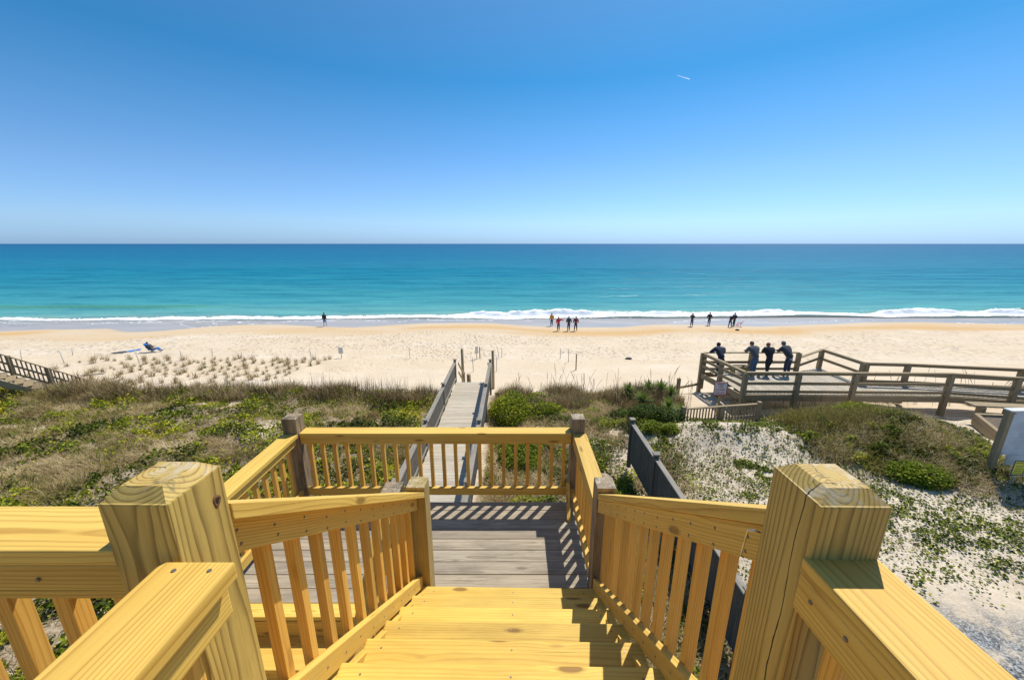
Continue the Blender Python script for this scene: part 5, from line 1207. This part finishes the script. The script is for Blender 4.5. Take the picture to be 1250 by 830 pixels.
    for sg in (-1, 1):
        e_ = J['kn', sg] if bare_legs else J['an', sg] + Vector((0, 0, .02))
        mid = [(J['hp', sg] + Vector((0, 0, -.12)), .10), (J['kn', sg], .082 if not bare_legs else .085)] + ([] if bare_legs else [(e_, .055)])
        add(pts, ed, 1, mid)
    link('trousers', S(skin_mesh('trousers', pts, ed, M[trousers])), th)
    for sg in (-1, 1):
        a_ = J['an', sg]; t_ = J['to', sg]
        if not bare_legs: link('shoe', S(skin_mesh('shoe', [(a_ + Vector((0, -.05, -.035)), .045), (a_ + Vector((0, .04, -.035)), .048), (t_ + Vector((0, .0, .005)), .04)], [(0, 1), (1, 2)], M['cloth_black'])), th)
    bm = bmesh.new(); bmesh.ops.create_uvsphere(bm, u_segments=14, v_segments=10, radius=1)
    for v in bm.verts:
        v.co = Vector((v.co.x * .098, v.co.y * .112, v.co.z * .11)) * (1 + .05 * math.sin(v.co.x * 40) * math.cos(v.co.z * 35))
        if v.co.y > .03 and v.co.z < .03: v.co.y = .03 + (v.co.y - .03) * .2; v.co.x *= .93
        v.co += hd + Vector((0, -.018, .018))
    me = bpy.data.meshes.new('hair'); bm.to_mesh(me); bm.free(); me.materials.append(M[hair]); me.polygons.foreach_set('use_smooth', [True] * len(me.polygons)); link('hair', S(me), th)
    return th
FL = Z(PZ)
def onplat(px, y): 
    x = (px - 625) / F_PX * (y / .955); return Vector((x, y, FL))
person(0, onplat(880, 17.17), R(-6), 'person in navy jacket leaning wide on the rail, left end of the group of four', 'cloth_navy', 'denim_dark', 'hair_dark', lean=.72, arms='railwide', hand=True, height=1.72, legs=(.12, .05, 0))
person(0, onplat(921.5, 17.17), R(4), 'person in grey jacket and blue jeans leaning on the platform rail', 'cloth_grey', 'denim', 'hair_brown', lean=.52, arms='rail', hand=True, height=1.74, legs=(.11, .06, .03))
person(0, onplat(939, 17.20), R(-12), 'red-haired person all in black leaning on the platform rail', 'cloth_black', 'cloth_black', 'hair_red', lean=.50, arms='rail', hand=True, height=1.66, legs=(.05, .12, .08))
person(0, onplat(963, 17.17), R(14), 'person in black jacket over white hem with jeans, right end of the platform group', 'cloth_charcoal', 'denim_dark', 'hair_grey', lean=.60, arms='rail', hand=True, height=1.76, legs=(.15, .03, 0), hem='cloth_white')
bp = lambda px, py: ground_hit(px, py)
person(0, bp(397, 398.5), R(-5), 'person in black top and blue shorts walking to the water', 'cloth_black', 'cloth_blue', 'hair_dark', arms='swing', legs=(.07, .16, .05), height=1.8, bare_legs=True)
person(0, bp(673.3, 398), R(10), 'person in orange jacket standing at the edge of the swash', 'cloth_orange', 'denim_dark', 'hair_dark', arms='down', height=1.7)
person(0, bp(681.5, 404), R(0), 'person in red jacket pointing with the right arm on the beach', 'cloth_red', 'denim_dark', 'hair_brown', arms='point', height=1.75)
person(0, bp(694, 404), R(5), 'person in black jacket and jeans between the red and maroon jackets', 'cloth_charcoal', 'denim_dark', 'hair_dark', arms='pocket', height=1.8)
person(0, bp(702.5, 404), R(-10), 'person in maroon jacket at the right end of the group of four', 'cloth_maroon', 'cloth_black', 'hair_dark', arms='pocket', legs=(.15, 0, 0), height=1.78)
person(0, bp(844, 398.5), R(-25), 'person in grey coat holding hands to the face near the water', 'cloth_charcoal', 'denim_dark', 'hair_brown', arms='face', height=1.75)
person(0, bp(865, 397.3), R(-30), 'person in black jacket standing alone nearest the breaking wave', 'cloth_black', 'cloth_charcoal', 'hair_dark', arms='pocket', height=1.75)
person(0, bp(890.5, 399.5), R(-70), 'person in dark coat bending forward beside the red chair', 'cloth_black', 'denim_dark', 'hair_dark', lean=.5, arms='reach', legs=(.12, .10, .05), height=1.75)
person(0, bp(895.5, 398), R(20), 'person in black standing behind the one bending by the red chair', 'cloth_navy', 'cloth_black', 'hair_dark', arms='pocket', height=1.75)
# folding chairs
def chair(loc, yaw, mat, label, s=1.0):
    th = thing('beach_chair', label, 'chair', tuple(loc)); th.rotation_euler = (0, 0, yaw); th.scale = (s, s, s)
    def slab(name, p, q, w_, t_):
        m_ = MB(); m_.beam(p, q, w_, t_, .006, side=Vector((1, 0, 0))); m_.bm.verts.ensure_lookup_table()
        me = bpy.data.meshes.new(name); m_.bm.to_mesh(me); m_.bm.free(); me.materials.append(mat); link(name, me, th)
    slab('seat', (0, -.05, .27), (0, .42, .32), .50, .025); slab('backrest', (0, -.10, .28), (0, -.42, .88), .50, .03)
    for sg in (-1, 1):
        for nm, pts in (('leg', [(.25 * sg, .40, .30), (.25 * sg, -.30, .01)]), ('leg', [(.25 * sg, -.05, .30), (.25 * sg, .42, .01)]), ('armrest', [(.27 * sg, -.28, .50), (.27 * sg, .25, .52)])):
            V, Fc = tube(pts, .014 if nm == 'leg' else .022, 6); link(nm, mk_mesh(nm, V, Fc, M['zinc'] if nm == 'leg' else M['cloth_black'], True), th)
    return th
h = ground_hit(186, 430); ch = chair(h, R(-75), M['cloth_blue'], 'low blue folding beach chair with a reclining person on the left beach', 1.0)
person(0, h + Vector((0.05, 0, .04)), R(-75), 'person reclining in the blue beach chair on the left beach', 'cloth_charcoal', 'cloth_blue', 'hair_dark', sit=True, lean=-.45, arms='lap', height=1.55)
h = ground_hit(902, 398.8); chair(h, R(60), M['cloth_red'], 'small red folding chair on the sand beside the bending person', .95)
# towels
def towel(px, py, lx, ly, mat, label, ang=0):
    h = ground_hit(px, py); nx_, ny_ = 24, 10; V = []; Fc = []
    for j in range(ny_ + 1):
        for i in range(nx_ + 1):
            x = (i / nx_ - .5) * lx; y = (j / ny_ - .5) * ly; xx = h.x + x * math.cos(ang) - y * math.sin(ang); yy = h.y + x * math.sin(ang) + y * math.cos(ang)
            V.append((xx - h.x, yy - h.y, gz(xx, yy) - gz(h.x, h.y) + .035 + .04 * math.sin(x * 5 + y * 3) * math.sin(y * 7)))
    n0 = len(V); V += [(a_, b2, c_ - .03) for a_, b2, c_ in V]
    for j in range(ny_):
        for i in range(nx_):
            a_ = j * (nx_ + 1) + i; q = (a_, a_ + 1, a_ + nx_ + 2, a_ + nx_ + 1); Fc.append(q); Fc.append(tuple(k + n0 for k in q[::-1]))
    rim = [i for i in range(nx_ + 1)] + [j * (nx_ + 1) + nx_ for j in range(1, ny_ + 1)] + [ny_ * (nx_ + 1) + i for i in range(nx_ - 1, -1, -1)] + [j * (nx_ + 1) for j in range(ny_ - 1, 0, -1)]
    for a_, b2 in zip(rim, rim[1:] + rim[:1]): Fc.append((a_, a_ + n0, b2 + n0, b2))
    o = tag(link('towel', mk_mesh('towel', V, Fc, mat, True)), label, 'towel'); o.location = (h.x, h.y, gz(h.x, h.y)); return o
towel(147, 430.5, 1.0, .75, M['cloth_charcoal'], 'dark grey towel spread on the sand left of the blue towels', .2)
towel(158.5, 429, .6, .65, M['cloth_blue'], 'blue towel next to the dark grey towel', .2)
towel(167, 427.6, .5, .5, M['cloth_blue'], 'second blue towel, nearest the blue chair', .25)
# drift board on planted sand
h = ground_hit(113, 458); V, Fc = None, None
mb = MB(); mb.beam((h.x - .6, h.y - .1, h.z + .06), (h.x + .6, h.y + .25, h.z + .10), .3, .05, .01); o = mb.build('driftwood_board', M['walk_grey'], None); tag(o, 'bleached board lying on the sand beside the left beach stair', 'board')
# contrail, high and far
c0 = at(827, 92.5, y=9000); c1 = at(842, 97, y=9000)
V, Fc = tube([c0, c0.lerp(c1, .5), c1], [2, 5, 6], 8); me = mk_mesh('contrail', [v - c0 for v in V], Fc, None); 
mt, tt_, bb = newmat('contrail'); bb.inputs['Base Color'].default_value = (.9, .9, .9, 1); bb.inputs['Roughness'].default_value = 1; tr_ = N(tt_, 'ShaderNodeBsdfTranslucent'); tr_.inputs[0].default_value = (.95, .97, 1, 1); tt_.links.new(tr_.outputs[0], tt_.nodes['Material Output'].inputs[0]); me.materials.append(mt)
o = link('contrail', me); o['kind'] = 'structure'; o.location = c0

bpy.data.scenes.remove(TMP)
